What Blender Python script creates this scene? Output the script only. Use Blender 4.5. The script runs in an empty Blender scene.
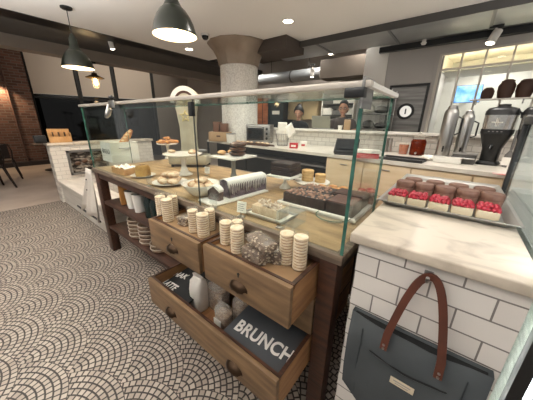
import bpy, bmesh, math, random
from mathutils import Vector, Matrix, Quaternion
random.seed(7)
PI = math.pi
SC = bpy.context.scene
COL = SC.collection
rnd = random.uniform

# ------------------------------------------------------------------ camera
H = 1.45
F_PX, CX, CY = 237.0, 266.5, 200.0
RW = ((0.7840764614857448, 0.20756106404417396, -0.5849294891154349),
      (0.6204255259561797, -0.23597248645223176, 0.7479232262602554),
      (0.017212474720127283, -0.9493341826408663, -0.3137966545130897))
cam_d = bpy.data.cameras.new('camera')
cam = bpy.data.objects.new('camera', cam_d)
COL.objects.link(cam)
cam.matrix_world = Matrix(((RW[0][0], -RW[0][1], -RW[0][2], 0), (RW[1][0], -RW[1][1], -RW[1][2], 0),
                           (RW[2][0], -RW[2][1], -RW[2][2], H), (0, 0, 0, 1)))
cam_d.sensor_width = 36
cam_d.lens = F_PX / 533 * 36
cam_d.clip_start = 0.02
SC.camera = cam

def P(x, y, X=None, Y=None, Z=None):
    """surveyed point: where the sight line through photo point (x, y) meets a known plane"""
    a = (x - CX, y - CY, F_PX)
    r = [sum(RW[i][j] * a[j] for j in range(3)) for i in range(3)]
    t = X / r[0] if X is not None else (Y / r[1] if Y is not None else (Z - H) / r[2])
    return Vector((r[0] * t, r[1] * t, H + r[2] * t))

# ------------------------------------------------------------------ materials
def lin(c):
    if isinstance(c, str):
        c = [int(c[i:i + 2], 16) / 255 for i in (0, 2, 4)]
    return tuple(x / 12.92 if x <= .04045 else ((x + .055) / 1.055) ** 2.4 for x in c) + (1,)

MATS = {}
def mat(name, col, rough=.6, metal=0., col2=None, scale=8., stretch=(1, 1, 1), bump=0., detail=4, spec=.5, emit=None, emit_s=0., coat=0., dist=0., lo=.35, hi=.65):
    if name in MATS: return MATS[name]
    m = bpy.data.materials.new(name); m.use_nodes = True
    nt = m.node_tree; b = nt.nodes['Principled BSDF']
    b.inputs['Base Color'].default_value = lin(col)
    b.inputs['Roughness'].default_value = rough
    b.inputs['Metallic'].default_value = metal
    b.inputs['Specular IOR Level'].default_value = spec
    b.inputs['Coat Weight'].default_value = coat
    if emit:
        b.inputs['Emission Color'].default_value = lin(emit); b.inputs['Emission Strength'].default_value = emit_s
    if col2 or bump:
        tc = nt.nodes.new('ShaderNodeTexCoord'); mp = nt.nodes.new('ShaderNodeMapping')
        mp.inputs['Scale'].default_value = stretch
        nt.links.new(tc.outputs['Object'], mp.inputs['Vector'])
        n = nt.nodes.new('ShaderNodeTexNoise'); n.inputs['Scale'].default_value = scale
        n.inputs['Detail'].default_value = detail; n.inputs['Distortion'].default_value = dist
        nt.links.new(mp.outputs[0], n.inputs['Vector'])
        if col2:
            r = nt.nodes.new('ShaderNodeValToRGB')
            r.color_ramp.elements[0].position = lo; r.color_ramp.elements[1].position = hi
            r.color_ramp.elements[0].color = lin(col); r.color_ramp.elements[1].color = lin(col2)
            nt.links.new(n.outputs['Fac'], r.inputs[0]); nt.links.new(r.outputs[0], b.inputs['Base Color'])
        if bump:
            bp = nt.nodes.new('ShaderNodeBump'); bp.inputs['Strength'].default_value = bump
            bp.inputs['Distance'].default_value = .01
            nt.links.new(n.outputs['Fac'], bp.inputs['Height']); nt.links.new(bp.outputs[0], b.inputs['Normal'])
    MATS[name] = m
    return m

def brick_mat(name, c1, c2, mortar, w, h, msize, origin, axis='xz', rough=.3, bump=.6, spec=.5, offset=.5):
    m = bpy.data.materials.new(name); m.use_nodes = True; nt = m.node_tree; b = nt.nodes['Principled BSDF']
    g = nt.nodes.new('ShaderNodeNewGeometry'); sp = nt.nodes.new('ShaderNodeSeparateXYZ')
    nt.links.new(g.outputs['Position'], sp.inputs[0])
    cb = nt.nodes.new('ShaderNodeCombineXYZ')
    for k, ax in enumerate(axis):
        ad = nt.nodes.new('ShaderNodeMath'); ad.operation = 'SUBTRACT'; ad.inputs[1].default_value = origin[k]
        nt.links.new(sp.outputs['XYZ'.index(ax.upper())], ad.inputs[0]); nt.links.new(ad.outputs[0], cb.inputs[k])
    t = nt.nodes.new('ShaderNodeTexBrick'); t.offset = offset; t.offset_frequency = 2
    t.inputs['Color1'].default_value = lin(c1); t.inputs['Color2'].default_value = lin(c2)
    t.inputs['Mortar'].default_value = lin(mortar); t.inputs['Scale'].default_value = 1
    t.inputs['Mortar Size'].default_value = msize; t.inputs['Mortar Smooth'].default_value = .2
    t.inputs['Brick Width'].default_value = w; t.inputs['Row Height'].default_value = h
    nt.links.new(cb.outputs[0], t.inputs['Vector']); nt.links.new(t.outputs['Color'], b.inputs['Base Color'])
    bp = nt.nodes.new('ShaderNodeBump'); bp.invert = True; bp.inputs['Strength'].default_value = bump; bp.inputs['Distance'].default_value = .004
    nt.links.new(t.outputs['Fac'], bp.inputs['Height']); nt.links.new(bp.outputs[0], b.inputs['Normal'])
    b.inputs['Roughness'].default_value = rough; b.inputs['Specular IOR Level'].default_value = spec
    return m

def glass_mat(name, tint='FDFEFD', refl=.06, rough=.02, body=0., bodycol='FFFFFF'):
    m = bpy.data.materials.new(name); m.use_nodes = True; nt = m.node_tree; N = nt.nodes
    N.remove(N['Principled BSDF']); out = N['Material Output']
    tr = N.new('ShaderNodeBsdfTransparent'); tr.inputs[0].default_value = lin(tint)
    gl = N.new('ShaderNodeBsdfGlossy'); gl.inputs['Roughness'].default_value = rough
    lw = N.new('ShaderNodeLayerWeight'); lw.inputs[0].default_value = .5
    pw = N.new('ShaderNodeMath'); pw.operation = 'POWER'; pw.inputs[1].default_value = 4.5; nt.links.new(lw.outputs['Facing'], pw.inputs[0])
    fr = N.new('ShaderNodeMath'); fr.operation = 'MULTIPLY_ADD'; fr.inputs[1].default_value = .42; fr.inputs[2].default_value = .03; nt.links.new(pw.outputs[0], fr.inputs[0])
    mx = N.new('ShaderNodeMixShader')
    nt.links.new(fr.outputs[0], mx.inputs[0]); nt.links.new(tr.outputs[0], mx.inputs[1]); nt.links.new(gl.outputs[0], mx.inputs[2])
    last = mx
    if body:
        df = N.new('ShaderNodeBsdfDiffuse'); df.inputs[0].default_value = lin(bodycol)
        m2 = N.new('ShaderNodeMixShader'); m2.inputs[0].default_value = body
        nt.links.new(mx.outputs[0], m2.inputs[1]); nt.links.new(df.outputs[0], m2.inputs[2]); last = m2
    nt.links.new(last.outputs[0], out.inputs[0])
    return m

# ------------------------------------------------------------------ mesh helpers
def xform(bm, verts, rot=None, loc=None):
    if rot is not None: bmesh.ops.rotate(bm, verts=verts, cent=(0, 0, 0), matrix=rot)
    if loc is not None: bmesh.ops.translate(bm, verts=verts, vec=loc)

def box(bm, x0, x1, y0, y1, z0, z1, bev=0., rot=None, loc=None, seg=2):
    g = bmesh.ops.create_cube(bm, size=1)
    vs = g['verts']
    for v in vs:
        v.co = Vector((x0 + (v.co.x + .5) * (x1 - x0), y0 + (v.co.y + .5) * (y1 - y0), z0 + (v.co.z + .5) * (z1 - z0)))
    if bev:
        es = list({e for v in vs for e in v.link_edges})
        r = bmesh.ops.bevel(bm, geom=es, offset=bev, segments=seg, affect='EDGES', profile=.5)
        vs = list({v for f in r['faces'] for v in f.verts} | {v for v in vs if v.is_valid})
    if rot is not None or loc is not None: xform(bm, vs, rot, loc)
    return vs

def lathe(bm, prof, c=(0, 0, 0), seg=24, sx=1., sy=1., rot=None, wob=None):
    rings = []
    for r, z in prof:
        if r < 1e-6:
            rings.append([bm.verts.new((0, 0, z))])
        else:
            rings.append([bm.verts.new((r * sx * math.cos(2 * PI * k / seg) * (wob(k, z) if wob else 1), r * sy * math.sin(2 * PI * k / seg) * (wob(k, z) if wob else 1), z)) for k in range(seg)])
    for a, b in zip(rings, rings[1:]):
        for k in range(seg):
            k2 = (k + 1) % seg
            if len(a) == 1 and len(b) == 1: continue
            if len(a) == 1: bm.faces.new((a[0], b[k2], b[k]))
            elif len(b) == 1: bm.faces.new((a[k], a[k2], b[0]))
            else: bm.faces.new((a[k], a[k2], b[k2], b[k]))
    vs = [v for r in rings for v in r]
    xform(bm, vs, rot, Vector(c))
    return vs

def cyl(bm, p0, p1, r0, r1=None, seg=16, cap=True):
    p0 = Vector(p0); p1 = Vector(p1); r1 = r0 if r1 is None else r1
    L = (p1 - p0).length
    q = (p1 - p0).to_track_quat('Z', 'Y').to_matrix()
    pr = ([(0, 0)] if cap else []) + [(r0, 0), (r1, L)] + ([(0, L)] if cap else [])
    return lathe(bm, pr, p0, seg, rot=q)

def tube(bm, pts, r, seg=8, closed=False, flat=None):
    pts = [Vector(p) for p in pts]; n = len(pts); rings = []
    up = Vector((0, 0, 1)); prev = None
    for i, p in enumerate(pts):
        a = pts[(i - 1) % n] if (i or closed) else pts[0]
        b = pts[(i + 1) % n] if (i < n - 1 or closed) else pts[-1]
        t = (b - a).normalized()
        s = t.cross(up)
        if s.length < .1: s = t.cross(Vector((0, 1, 0)))
        s.normalize()
        if prev is not None and s.dot(prev) < 0: s = -s
        prev = s
        u = s.cross(t).normalized()
        rr = r[i] if isinstance(r, (list, tuple)) else r
        f1, f2 = flat if flat else (1, 1)
        rings.append([bm.verts.new(p + (s * math.cos(2 * PI * k / seg) * f1 + u * math.sin(2 * PI * k / seg) * f2) * rr) for k in range(seg)])
    m = n if closed else n - 1
    for i in range(m):
        a, b = rings[i], rings[(i + 1) % n]
        for k in range(seg):
            bm.faces.new((a[k], a[(k + 1) % seg], b[(k + 1) % seg], b[k]))
    if not closed:
        bm.faces.new(rings[0][::-1]); bm.faces.new(rings[-1])
    return [v for r_ in rings for v in r_]

def prism(bm, poly, z0, z1, plane='xy'):
    def mk(a, b, c):
        return {'xy': (a, b, c), 'xz': (a, c, b), 'yz': (c, a, b)}[plane]
    lo = [bm.verts.new(mk(a, b, z0)) for a, b in poly]; hi = [bm.verts.new(mk(a, b, z1)) for a, b in poly]
    bm.faces.new(lo[::-1]); bm.faces.new(hi)
    n = len(poly)
    for i in range(n):
        bm.faces.new((lo[i], lo[(i + 1) % n], hi[(i + 1) % n], hi[i]))
    return lo + hi

def blob(bm, c, rad, sub=2, jit=.12, rot=None):
    g = bmesh.ops.create_icosphere(bm, subdivisions=sub, radius=1)
    rx, ry, rz = rad if isinstance(rad, (tuple, list)) else (rad,) * 3
    for v in g['verts']:
        k = 1 + rnd(-jit, jit)
        v.co = Vector((v.co.x * rx * k, v.co.y * ry * k, v.co.z * rz * k))
    xform(bm, g['verts'], rot, Vector(c))
    return g['verts']

def B(): return bmesh.new()

def obj(name, bm, m, parent=None, smooth=40, loc=None, bevel=0.):
    me = bpy.data.meshes.new(name)
    bmesh.ops.recalc_face_normals(bm, faces=bm.faces[:])
    bm.to_mesh(me); bm.free()
    if smooth:
        me.polygons.foreach_set('use_smooth', [True] * len(me.polygons))
        me.set_sharp_from_angle(angle=math.radians(smooth))
    if m is not None: me.materials.append(m)
    o = bpy.data.objects.new(name, me); COL.objects.link(o)
    if parent is not None: o.parent = parent
    if loc is not None: o.location = loc
    if bevel:
        md = o.modifiers.new('bevel', 'BEVEL'); md.width = bevel; md.segments = 2; md.limit_method = 'ANGLE'
    return o

def tag(o, label, cat, group=None):
    o['label'] = label; o['category'] = cat
    if group: o['group'] = group
    return o

def thing(name, label, cat, loc=(0, 0, 0), rz=0., group=None):
    o = bpy.data.objects.new(name, None); COL.objects.link(o)
    o.location = loc; o.rotation_euler = (0, 0, rz); o.empty_display_size = .05
    return tag(o, label, cat, group)

def struct(name, bm, m, parent=None, smooth=0, bevel=0.):
    o = obj(name, bm, m, parent, smooth, bevel=bevel)
    if parent is None: o['kind'] = 'structure'
    return o

KIDS = {}
def dup(root, loc, rz=None, label=None, scale=None):
    kids = lambda r: [o for o in COL.objects if o.parent == r]
    r = root.copy(); COL.objects.link(r); r.location = loc
    if rz is not None: r.rotation_euler = (root.rotation_euler[0], root.rotation_euler[1], rz)
    if scale is not None: r.scale = scale
    if label: r['label'] = label
    for ch in kids(root):
        c = ch.copy(); COL.objects.link(c); c.parent = r
        for g in kids(ch):
            d = g.copy(); COL.objects.link(d); d.parent = c
    return r

def text_obj(name, s, size, m, parent, loc, rot, extrude=.0006, bold=0., spacing=1.0, shear=0.):
    cu = bpy.data.curves.new(name, 'FONT'); cu.body = s; cu.size = size; cu.extrude = extrude; cu.offset = bold
    cu.align_x = 'CENTER'; cu.align_y = 'CENTER'; cu.space_character = spacing; cu.shear = shear
    t = bpy.data.objects.new('t', cu); COL.objects.link(t)
    bpy.context.view_layer.update()
    me = bpy.data.meshes.new_from_object(t.evaluated_get(bpy.context.evaluated_depsgraph_get()))
    bpy.data.objects.remove(t); bpy.data.curves.remove(cu)
    me.materials.clear(); me.materials.append(m)
    o = bpy.data.objects.new(name, me); COL.objects.link(o); o.parent = parent; o.location = loc; o.rotation_euler = rot
    return o

def rect_frame(bm, x0, x1, z0, z1, w, y0, y1):
    box(bm, x0, x0 + w, y0, y1, z0, z1); box(bm, x1 - w, x1, y0, y1, z0, z1)
    box(bm, x0 + w, x1 - w, y0, y1, z0, z0 + w); box(bm, x0 + w, x1 - w, y0, y1, z1 - w, z1)

def spot(name, loc, power, size, col=(1, .80, .58), blend=.6, target=None, rad=.03, parent=None):
    l = bpy.data.lights.new(name, 'SPOT'); l.energy = power; l.spot_size = size; l.spot_blend = blend; l.color = col; l.shadow_soft_size = rad
    o = bpy.data.objects.new(name, l); COL.objects.link(o); o.location = loc
    d = (Vector(target) - Vector(loc)) if target is not None else Vector((0, 0, -1))
    o.rotation_euler = d.to_track_quat('-Z', 'Y').to_euler()
    if parent is not None: o.parent = parent
    return o

def point(name, loc, power, col=(1, .82, .62), rad=.05, parent=None):
    l = bpy.data.lights.new(name, 'POINT'); l.energy = power; l.color = col; l.shadow_soft_size = rad
    o = bpy.data.objects.new(name, l); COL.objects.link(o); o.location = loc
    if parent is not None: o.parent = parent
    return o
# ------------------------------------------------------------------ common materials
M_ceil = mat('ceiling_paint', 'E6E2DC', .9)
M_white = mat('white_paint', 'DAD5CE', .6)
M_grey = mat('grey_paint', '8E8B88', .7)
M_dgrey = mat('dark_grey_paint', '4A4846', .7)
M_black = mat('black_metal', '151515', .4, spec=.5)
M_blackp = mat('black_plastic', '1B1B1C', .35)
M_steel = mat('brushed_steel', 'B9B7B3', .28, 1.)
M_steel_d = mat('dull_steel', '8C8A88', .4, 1., col2='A5A3A0', scale=5, stretch=(1, 1, 12))
M_wood_dk = mat('dark_walnut_wood', '2E1A10', .5, col2='4A2A18', scale=5, stretch=(1.5, 12, 12), bump=.15)
M_wood_dr = mat('worn_oak_wood', '5E4833', .6, col2='86694A', scale=3.5, stretch=(1.2, 9, 9), bump=.2, lo=.3, hi=.7, detail=6)
M_wood_end = mat('worn_oak_side_wood', '865E3E', .6, col2='A87C50', scale=4, stretch=(9, 1.2, 9), bump=.2)
M_wood_edge = mat('aged_grey_wood', '5C4D40', .6, col2='82705E', scale=4, stretch=(1.5, 9, 9), bump=.2)
M_top = mat('scrubbed_pine_top', '7A6142', .5, col2='AE9068', scale=4, stretch=(1.2, 5, 5), bump=.1, lo=.3, hi=.7, detail=7)
M_marble = mat('veined_marble', 'C6B9A8', .35, col2='8F8375', scale=5.5, stretch=(1, 1.7, 1), detail=9, dist=.9, lo=.5, hi=.8)
M_porc = mat('white_porcelain', 'E6E1D8', .2)
M_paper = mat('white_paper', 'EDE8DE', .8)
M_card = mat('brown_cardboard', 'A88A68', .8)
M_glass = glass_mat('clear_glass', 'FAFDFB')
M_edge = mat('green_glass_edge', '3F6F62', .15, col2='2C5148', scale=20)
M_cello = glass_mat('cellophane', 'FDFCFA', rough=.15, body=.09, bodycol='F2EBDD')
M_acryl = glass_mat('clear_acrylic', 'FBFCFB', rough=.05, body=.05)
M_cream = mat('cream_enamel', 'E2E0D8', .35); M_cloud = glass_mat('cloudy_film', 'FDFCFA', rough=.2, body=.30, bodycol='D8D2C8')
M_choc = mat('dark_chocolate', '2A1813', .45, bump=.3, scale=40)
M_choc2 = mat('milk_chocolate', '54352A', .5, bump=.2, scale=30)

# ------------------------------------------------------------------ floor (fan mosaic)
def fan_material():
    m = bpy.data.materials.new('fan_mosaic_tiles'); m.use_nodes = True
    nt = m.node_tree; N = nt.nodes; L = nt.links; b = N['Principled BSDF']
    def mth(op, a, b_=None, c=None):
        n = N.new('ShaderNodeMath'); n.operation = op
        for i, v in enumerate((a, b_, c)):
            if v is None: continue
            if isinstance(v, (int, float)): n.inputs[i].default_value = v
            else: L.new(v, n.inputs[i])
        return n.outputs[0]
    g = N.new('ShaderNodeNewGeometry'); sp = N.new('ShaderNodeSeparateXYZ'); L.new(g.outputs['Position'], sp.inputs[0])
    R = .347; h = R / 2; w = 2 * R * math.sin(PI / 3); NR = 10
    u = mth('SUBTRACT', sp.outputs[0], -1.244); v = mth('SUBTRACT', sp.outputs[1], .249)
    j0 = mth('FLOOR', mth('DIVIDE', v, h))
    def cand(j):
        par = mth('MULTIPLY', mth('FLOORED_MODULO', j, 2.), w / 2)
        du = mth('SUBTRACT', u, par)
        k = mth('ROUND', mth('DIVIDE', du, w))
        dx = mth('SUBTRACT', du, mth('MULTIPLY', k, w)); dy = mth('SUBTRACT', v, mth('MULTIPLY', j, h))
        d = mth('SQRT', mth('ADD', mth('MULTIPLY', dx, dx), mth('MULTIPLY', dy, dy)))
        return dx, dy, d
    a = cand(mth('SUBTRACT', j0, 1.)); c = cand(j0)
    inside = mth('LESS_THAN', a[2], R)
    def sel(p, q): return mth('ADD', mth('MULTIPLY', p, inside), mth('MULTIPLY', q, mth('SUBTRACT', 1., inside)))
    dx, dy, d = (sel(p, q) for p, q in zip(a, c))
    q = mth('MULTIPLY', d, NR / R); ring = mth('FLOOR', q); fr = mth('SUBTRACT', q, ring)
    er = mth('MULTIPLY', mth('MINIMUM', fr, mth('SUBTRACT', 1., fr)), R / NR)
    th = mth('ARCTAN2', dx, dy)
    cnt = mth('MAXIMUM', mth('ROUND', mth('MULTIPLY', mth('ADD', ring, .5), 2.1 / 1.0)), 1.)
    s = mth('MULTIPLY', mth('ADD', mth('DIVIDE', th, 2 * PI / 3), 10.5), cnt)
    s = mth('ADD', s, mth('MULTIPLY', mth('FLOORED_MODULO', ring, 2.), .5))
    fs = mth('SUBTRACT', s, mth('FLOOR', s))
    ea = mth('MULTIPLY', mth('MINIMUM', fs, mth('SUBTRACT', 1., fs)), R / NR)
    e = mth('MINIMUM', er, ea)
    mr = N.new('ShaderNodeMapRange'); mr.inputs['From Min'].default_value = .0030; mr.inputs['From Max'].default_value = .0056
    L.new(e, mr.inputs['Value'])
    wn = N.new('ShaderNodeTexWhiteNoise'); wn.noise_dimensions = '2D'
    cb = N.new('ShaderNodeCombineXYZ'); L.new(mth('ADD', mth('FLOOR', s), mth('MULTIPLY', j0, 7.)), cb.inputs[0]); L.new(ring, cb.inputs[1]); L.new(cb.outputs[0], wn.inputs['Vector'])
    mt = N.new('ShaderNodeMix'); mt.data_type = 'RGBA'; L.new(wn.outputs['Value'], mt.inputs['Factor'])
    mt.inputs['A'].default_value = lin('978B80'); mt.inputs['B'].default_value = lin('B2A69A')
    mx = N.new('ShaderNodeMix'); mx.data_type = 'RGBA'; L.new(mr.outputs[0], mx.inputs['Factor'])
    mx.inputs['A'].default_value = lin('2A2320'); L.new(mt.outputs['Result'], mx.inputs['B'])
    L.new(mx.outputs['Result'], b.inputs['Base Color']); b.inputs['Roughness'].default_value = .5
    bp = N.new('ShaderNodeBump'); bp.inputs['Strength'].default_value = .4; bp.inputs['Distance'].default_value = .003
    L.new(mr.outputs[0], bp.inputs['Height']); L.new(bp.outputs[0], b.inputs['Normal'])
    return m

b = B(); box(b, -5.55, 3.2, -2.5, 7, -.1, 0); struct('floor', b, fan_material())
b = B(); box(b, -13, -5.55, -2.5, 12, -.1, 0)
struct('floor', b, mat('polished_concrete', 'A5968A', .35, col2='C2B3A6', scale=1.3, detail=6))

# ------------------------------------------------------------------ ceiling
b = B(); box(b, -5.42, 3.2, -2.5, 4.44, 2.9, 3.1); struct('ceiling', b, M_ceil)
b = B(); box(b, -7.2, -5.42, -2.5, 7, 2.91, 3.0); struct('ceiling', b, M_dgrey)
b = B(); box(b, -5.80, -5.425, -2.5, 7, 2.895, 2.9095); struct('trim_gap_shade', b, M_black)  # black strip painted in for the dark open slot beside the ceiling
b = B(); box(b, -13, -7.2, -2.5, 12, 3.62, 3.72); struct('ceiling', b, M_grey)
b = B(); box(b, -5.42, 3.2, 4.44, 9.5, 3.2, 3.3); struct('ceiling', b, mat('dark_ceiling', '4E4640', .9))
b = B(); box(b, -7.25, -6.92, -2.5, 12, 2.7, 3.62); struct('trim_beam', b, mat('beam_paint', '8C8278', .8))
b = B(); box(b, -3.62, -2.74, 3.98, 4.6, 2.7, 2.9); struct('trim_bulkhead', b, mat('brown_paint', '4F4640', .8))
# duct soffit behind the ceiling edge
M_duct = mat('galvanised_duct', '8F9293', .45, .3, col2='A3A5A5', scale=2)
du = B(); box(du, -3.6, 3.2, 4.46, 5.3, 2.82, 3.15, .004); du = tag(obj('air_duct', du, M_duct, None, 30), 'long grey sheet metal air duct running below the ceiling edge', 'duct')
for x in (-2.42, -1.2, .02, 1.2):
    b = B(); box(b, x - .02, x + .02, 4.465, 5.30, 2.808, 2.8195); obj('seam', b, mat('duct_seam', '6F7172', .5, .3), du)
b = B(); box(b, -3.6, 3.2, 4.445, 4.46, 2.80, 2.9); struct('trim_fascia', b, M_dgrey)
tbx = P(379, 56, Y=5.4).x; tbz = P(400, 50.5, Y=5.4).z
b = B(); box(b, tbx, 3.2, 5.36, 5.46, tbz, tbz + .09); tag(obj('track_beam', b, M_black), 'black lighting track beam along the wall behind the duct', 'track')
b = B(); box(b, -2.95, -1.87, 5.75, 6.2, 2.45, 2.85); struct('trim_kitchen_beam', b, mat('taupe_beam', '5C5248', .8))
b = B(); cyl(b, (-5.0, 6.0, 2.62), (-3.0, 6.0, 2.62), .14, seg=20); rd = tag(obj('round_duct', b, M_duct, None), 'round grey duct high in the kitchen just right of the column', 'duct')
b = B(); cyl(b, (-3.9, 6.0, 2.62), (-3.86, 6.0, 2.62), .15, seg=20); obj('duct_collar', b, M_dgrey, rd)
for x in (-4.6, -3.4):
    b = B(); cyl(b, (x, 6.0, 2.75), (x, 6.0, 3.2), .008, seg=8); obj('hanger_rod', b, M_black, rd)

# ------------------------------------------------------------------ walls
b = B(); box(b, -11, -1.76, 6.6, 6.75, 0, 3.65); struct('wall_back', b, mat('taupe_wall', 'A39A90', .8, col2='ABA298', scale=1.5))
b = B(); box(b, -1.86, -1.42, 5.6, 6.6, 0, 3.2); struct('wall_pilaster', b, mat('pilaster_white', 'D6D1CA', .6))
b = B(); box(b, -1.42, -.50, 5.62, 5.75, 2.18, 3.2); box(b, -1.42, -1.30, 5.62, 5.75, 0, 2.18); box(b, -.63, -.50, 5.62, 5.75, 0, 2.18)
struct('wall_door_side', b, mat('light_grey_wall', 'B0ABA7', .7))
# swing door with porthole
dr = thing('door_1', 'x', 'x', (-.965, 5.62, 0)); del dr['label']; del dr['category']; dr['kind'] = 'structure'
b = B(); box(b, -.30, .30, .0, .05, .01, 2.13); obj('door_leaf', b, mat('ribbed_steel_door', '6C6A68', .38, .85, col2='8C8A88', scale=2.2, stretch=(.6, 1, 9)), dr)
b = B(); rect_frame(b, -.335, .335, 0, 2.17, .04, -.03, .06); obj('door_frame', b, M_black, dr)
pc = P(405.5, 111.5, Y=5.62)
b = B(); lathe(b, [(.105, 0), (.15, 0), (.15, .02), (.105, .02), (.105, 0)], (pc.x + .965, 0, pc.z), 28, rot=Matrix.Rotation(PI / 2, 3, 'X')); obj('porthole_ring', b, M_black, dr)
b = B(); cyl(b, (pc.x + .965, -.001, pc.z), (pc.x + .965, -.008, pc.z), .106, seg=28); obj('porthole_pane', b, mat('porthole_glow', 'D8D6D2', .15, emit='E8E4DC', emit_s=.35), dr)  # emission stands for the light showing through the porthole
b = B(); box(b, pc.x + .965 - .012, pc.x + .965 + .012, -.012, -.009, pc.z - .05, pc.z + .05); obj('porthole_bar', b, M_dgrey, dr)

# window wall at the far left end, slightly splayed
WA = Vector((-11.05, 1.85, 0)); WB = Vector((-9.55, 6.6, 0)); wd = (WB - WA).normalized(); wrz = math.atan2(wd.y, wd.x); WL = (WB - WA).length
def ws(x0, x1, y0, y1, z0, z1, bm):  # local: x along wall, y+ is away from the room
    return box(bm, x0, x1, y0, y1, z0, z1)
def place_w(o): o.location = WA; o.rotation_euler = (0, 0, wrz); return o
def along(px, py):  # distance along the window wall for a photo column
    a = P(px, py, X=-10); r = Vector((a.x, a.y)).normalized()
    den = r.x * wd.y - r.y * wd.x
    t = (WA.x * wd.y - WA.y * wd.x) / den
    return (Vector((r.x, r.y, 0)) * t - WA).dot(wd)
b = B(); ws(-.2, WL, .05, .2, 0, .55, b); ws(-.2, WL, .05, .2, 3.42, 3.65, b); place_w(struct('wall_left', b, mat('dark_brown_wall', '2A2320', .8)))
b = B(); ws(-.2, WL, .10, .12, .55, 3.42, b); w1 = place_w(struct('window_1', b, mat('night_window', '060708', .06, spec=.25)))
ed = [along(27, 80), along(77, 80), along(113.5, 80), along(152, 80)]
b = B()
for s in ed: ws(s - .05, s + .05, .03, .12, .55, 3.42, b)
ws(-.2, ed[3], .03, .12, .55, .62, b); ws(-.2, ed[3], .03, .12, 2.06, 2.12, b)
obj('window_frame', b, mat('black_window_frame', '141312', .5), w1)
M_shade = mat('shade_fabric', 'D9CCBD', .9)
lab = ['cream roller shade nearest the brick pier over the dark window', 'middle cream roller shade over the dark window', 'cream roller shade nearest the taupe back wall']
for i in range(3):
    t = thing('roller_blind', lab[i], 'window shade', WA, wrz, 'roller shades over the dark windows')
    x0, x1 = ed[i] + .07, ed[i + 1] - .07
    b = B(); box(b, x0, x1, -.02, -.015, 2.2, 3.45); obj('shade_cloth', b, M_shade, t)
    b = B(); cyl(b, (x0, -.0175, 2.19), (x1, -.0175, 2.19), .014, seg=10); obj('hem_bar', b, M_white, t)
    b = B(); cyl(b, (x0, .03, 3.46), (x1, .03, 3.46), .045, seg=12); obj('roller', b, M_grey, t)
# wall sliver between the shades and the back wall
b = B(); ws(ed[3] + .05, WL + .4, -.02, .1, .0, 3.6, b); place_w(struct('wall_left', b, mat('taupe_wall2', '9A9086', .8)))
# brick pier
M_brick = brick_mat('old_brick', '4E342A', '6E4C3E', '6A5E54', .21, .075, .008, (0, 0), axis='yz', rough=.85, bump=.8)
b = B(); box(b, -11.0, -10.55, .62, 1.72, 0, 3.62); struct('wall_brick_pier', b, M_brick)
cb_ = B(); cyl(cb_, (-10.52, 1.22, .1), (-10.52, 1.22, 3.4), .02, seg=8); tag(obj('conduit_pipe', cb_, mat('rusty_conduit', '5A3F33', .7)), 'thin brown conduit pipe running up the brick pier', 'pipe')
b = B(); box(b, -10.53, -10.44, .62, 1.9, 0, .13); struct('baseboard_left', b, mat('dark_base', '2A211D', .6))
b = B(); box(b, -11.4, -11.2, -2.5, .62, 0, 3.62); struct('wall_left', b, mat('dark_opening', '1D1916', .8))
t = thing('roller_blind', 'pale shade panel left of the brick pier at the photo edge', 'window shade', (-11.15, .12, 0))
b = B(); box(b, -.01, .01, -.45, .42, 1.75, 2.9); obj('shade_cloth', b, M_shade, t)
b = B(); cyl(b, (0, -.45, 1.75), (0, .42, 1.75), .016, seg=10); obj('hem_bar', b, M_white, t)

# column with flared capital
cc = Vector((-3.87, 3.95, 0))
M_col = mat('speckled_terrazzo', 'E6E2DA', .6, col2='BEB8B0', scale=38, detail=5, bump=.25, lo=.4, hi=.75)
col = thing('column', 'x', 'x', cc); del col['label']; del col['category']; col['kind'] = 'structure'
b = B(); lathe(b, [(0, 0), (.385, 0), (.385, 2.5), (0, 2.5)], seg=40); obj('shaft', b, M_col, col)
b = B(); lathe(b, [(0, 2.5), (.41, 2.5), (.42, 2.56), (.45, 2.66), (.52, 2.78), (.62, 2.88), (.62, 2.9), (0, 2.9)], seg=14)
obj('capital', b, mat('bronze_capital', '8E7F70', .45, .35, col2='A09080', scale=3), col, smooth=20)
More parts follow.
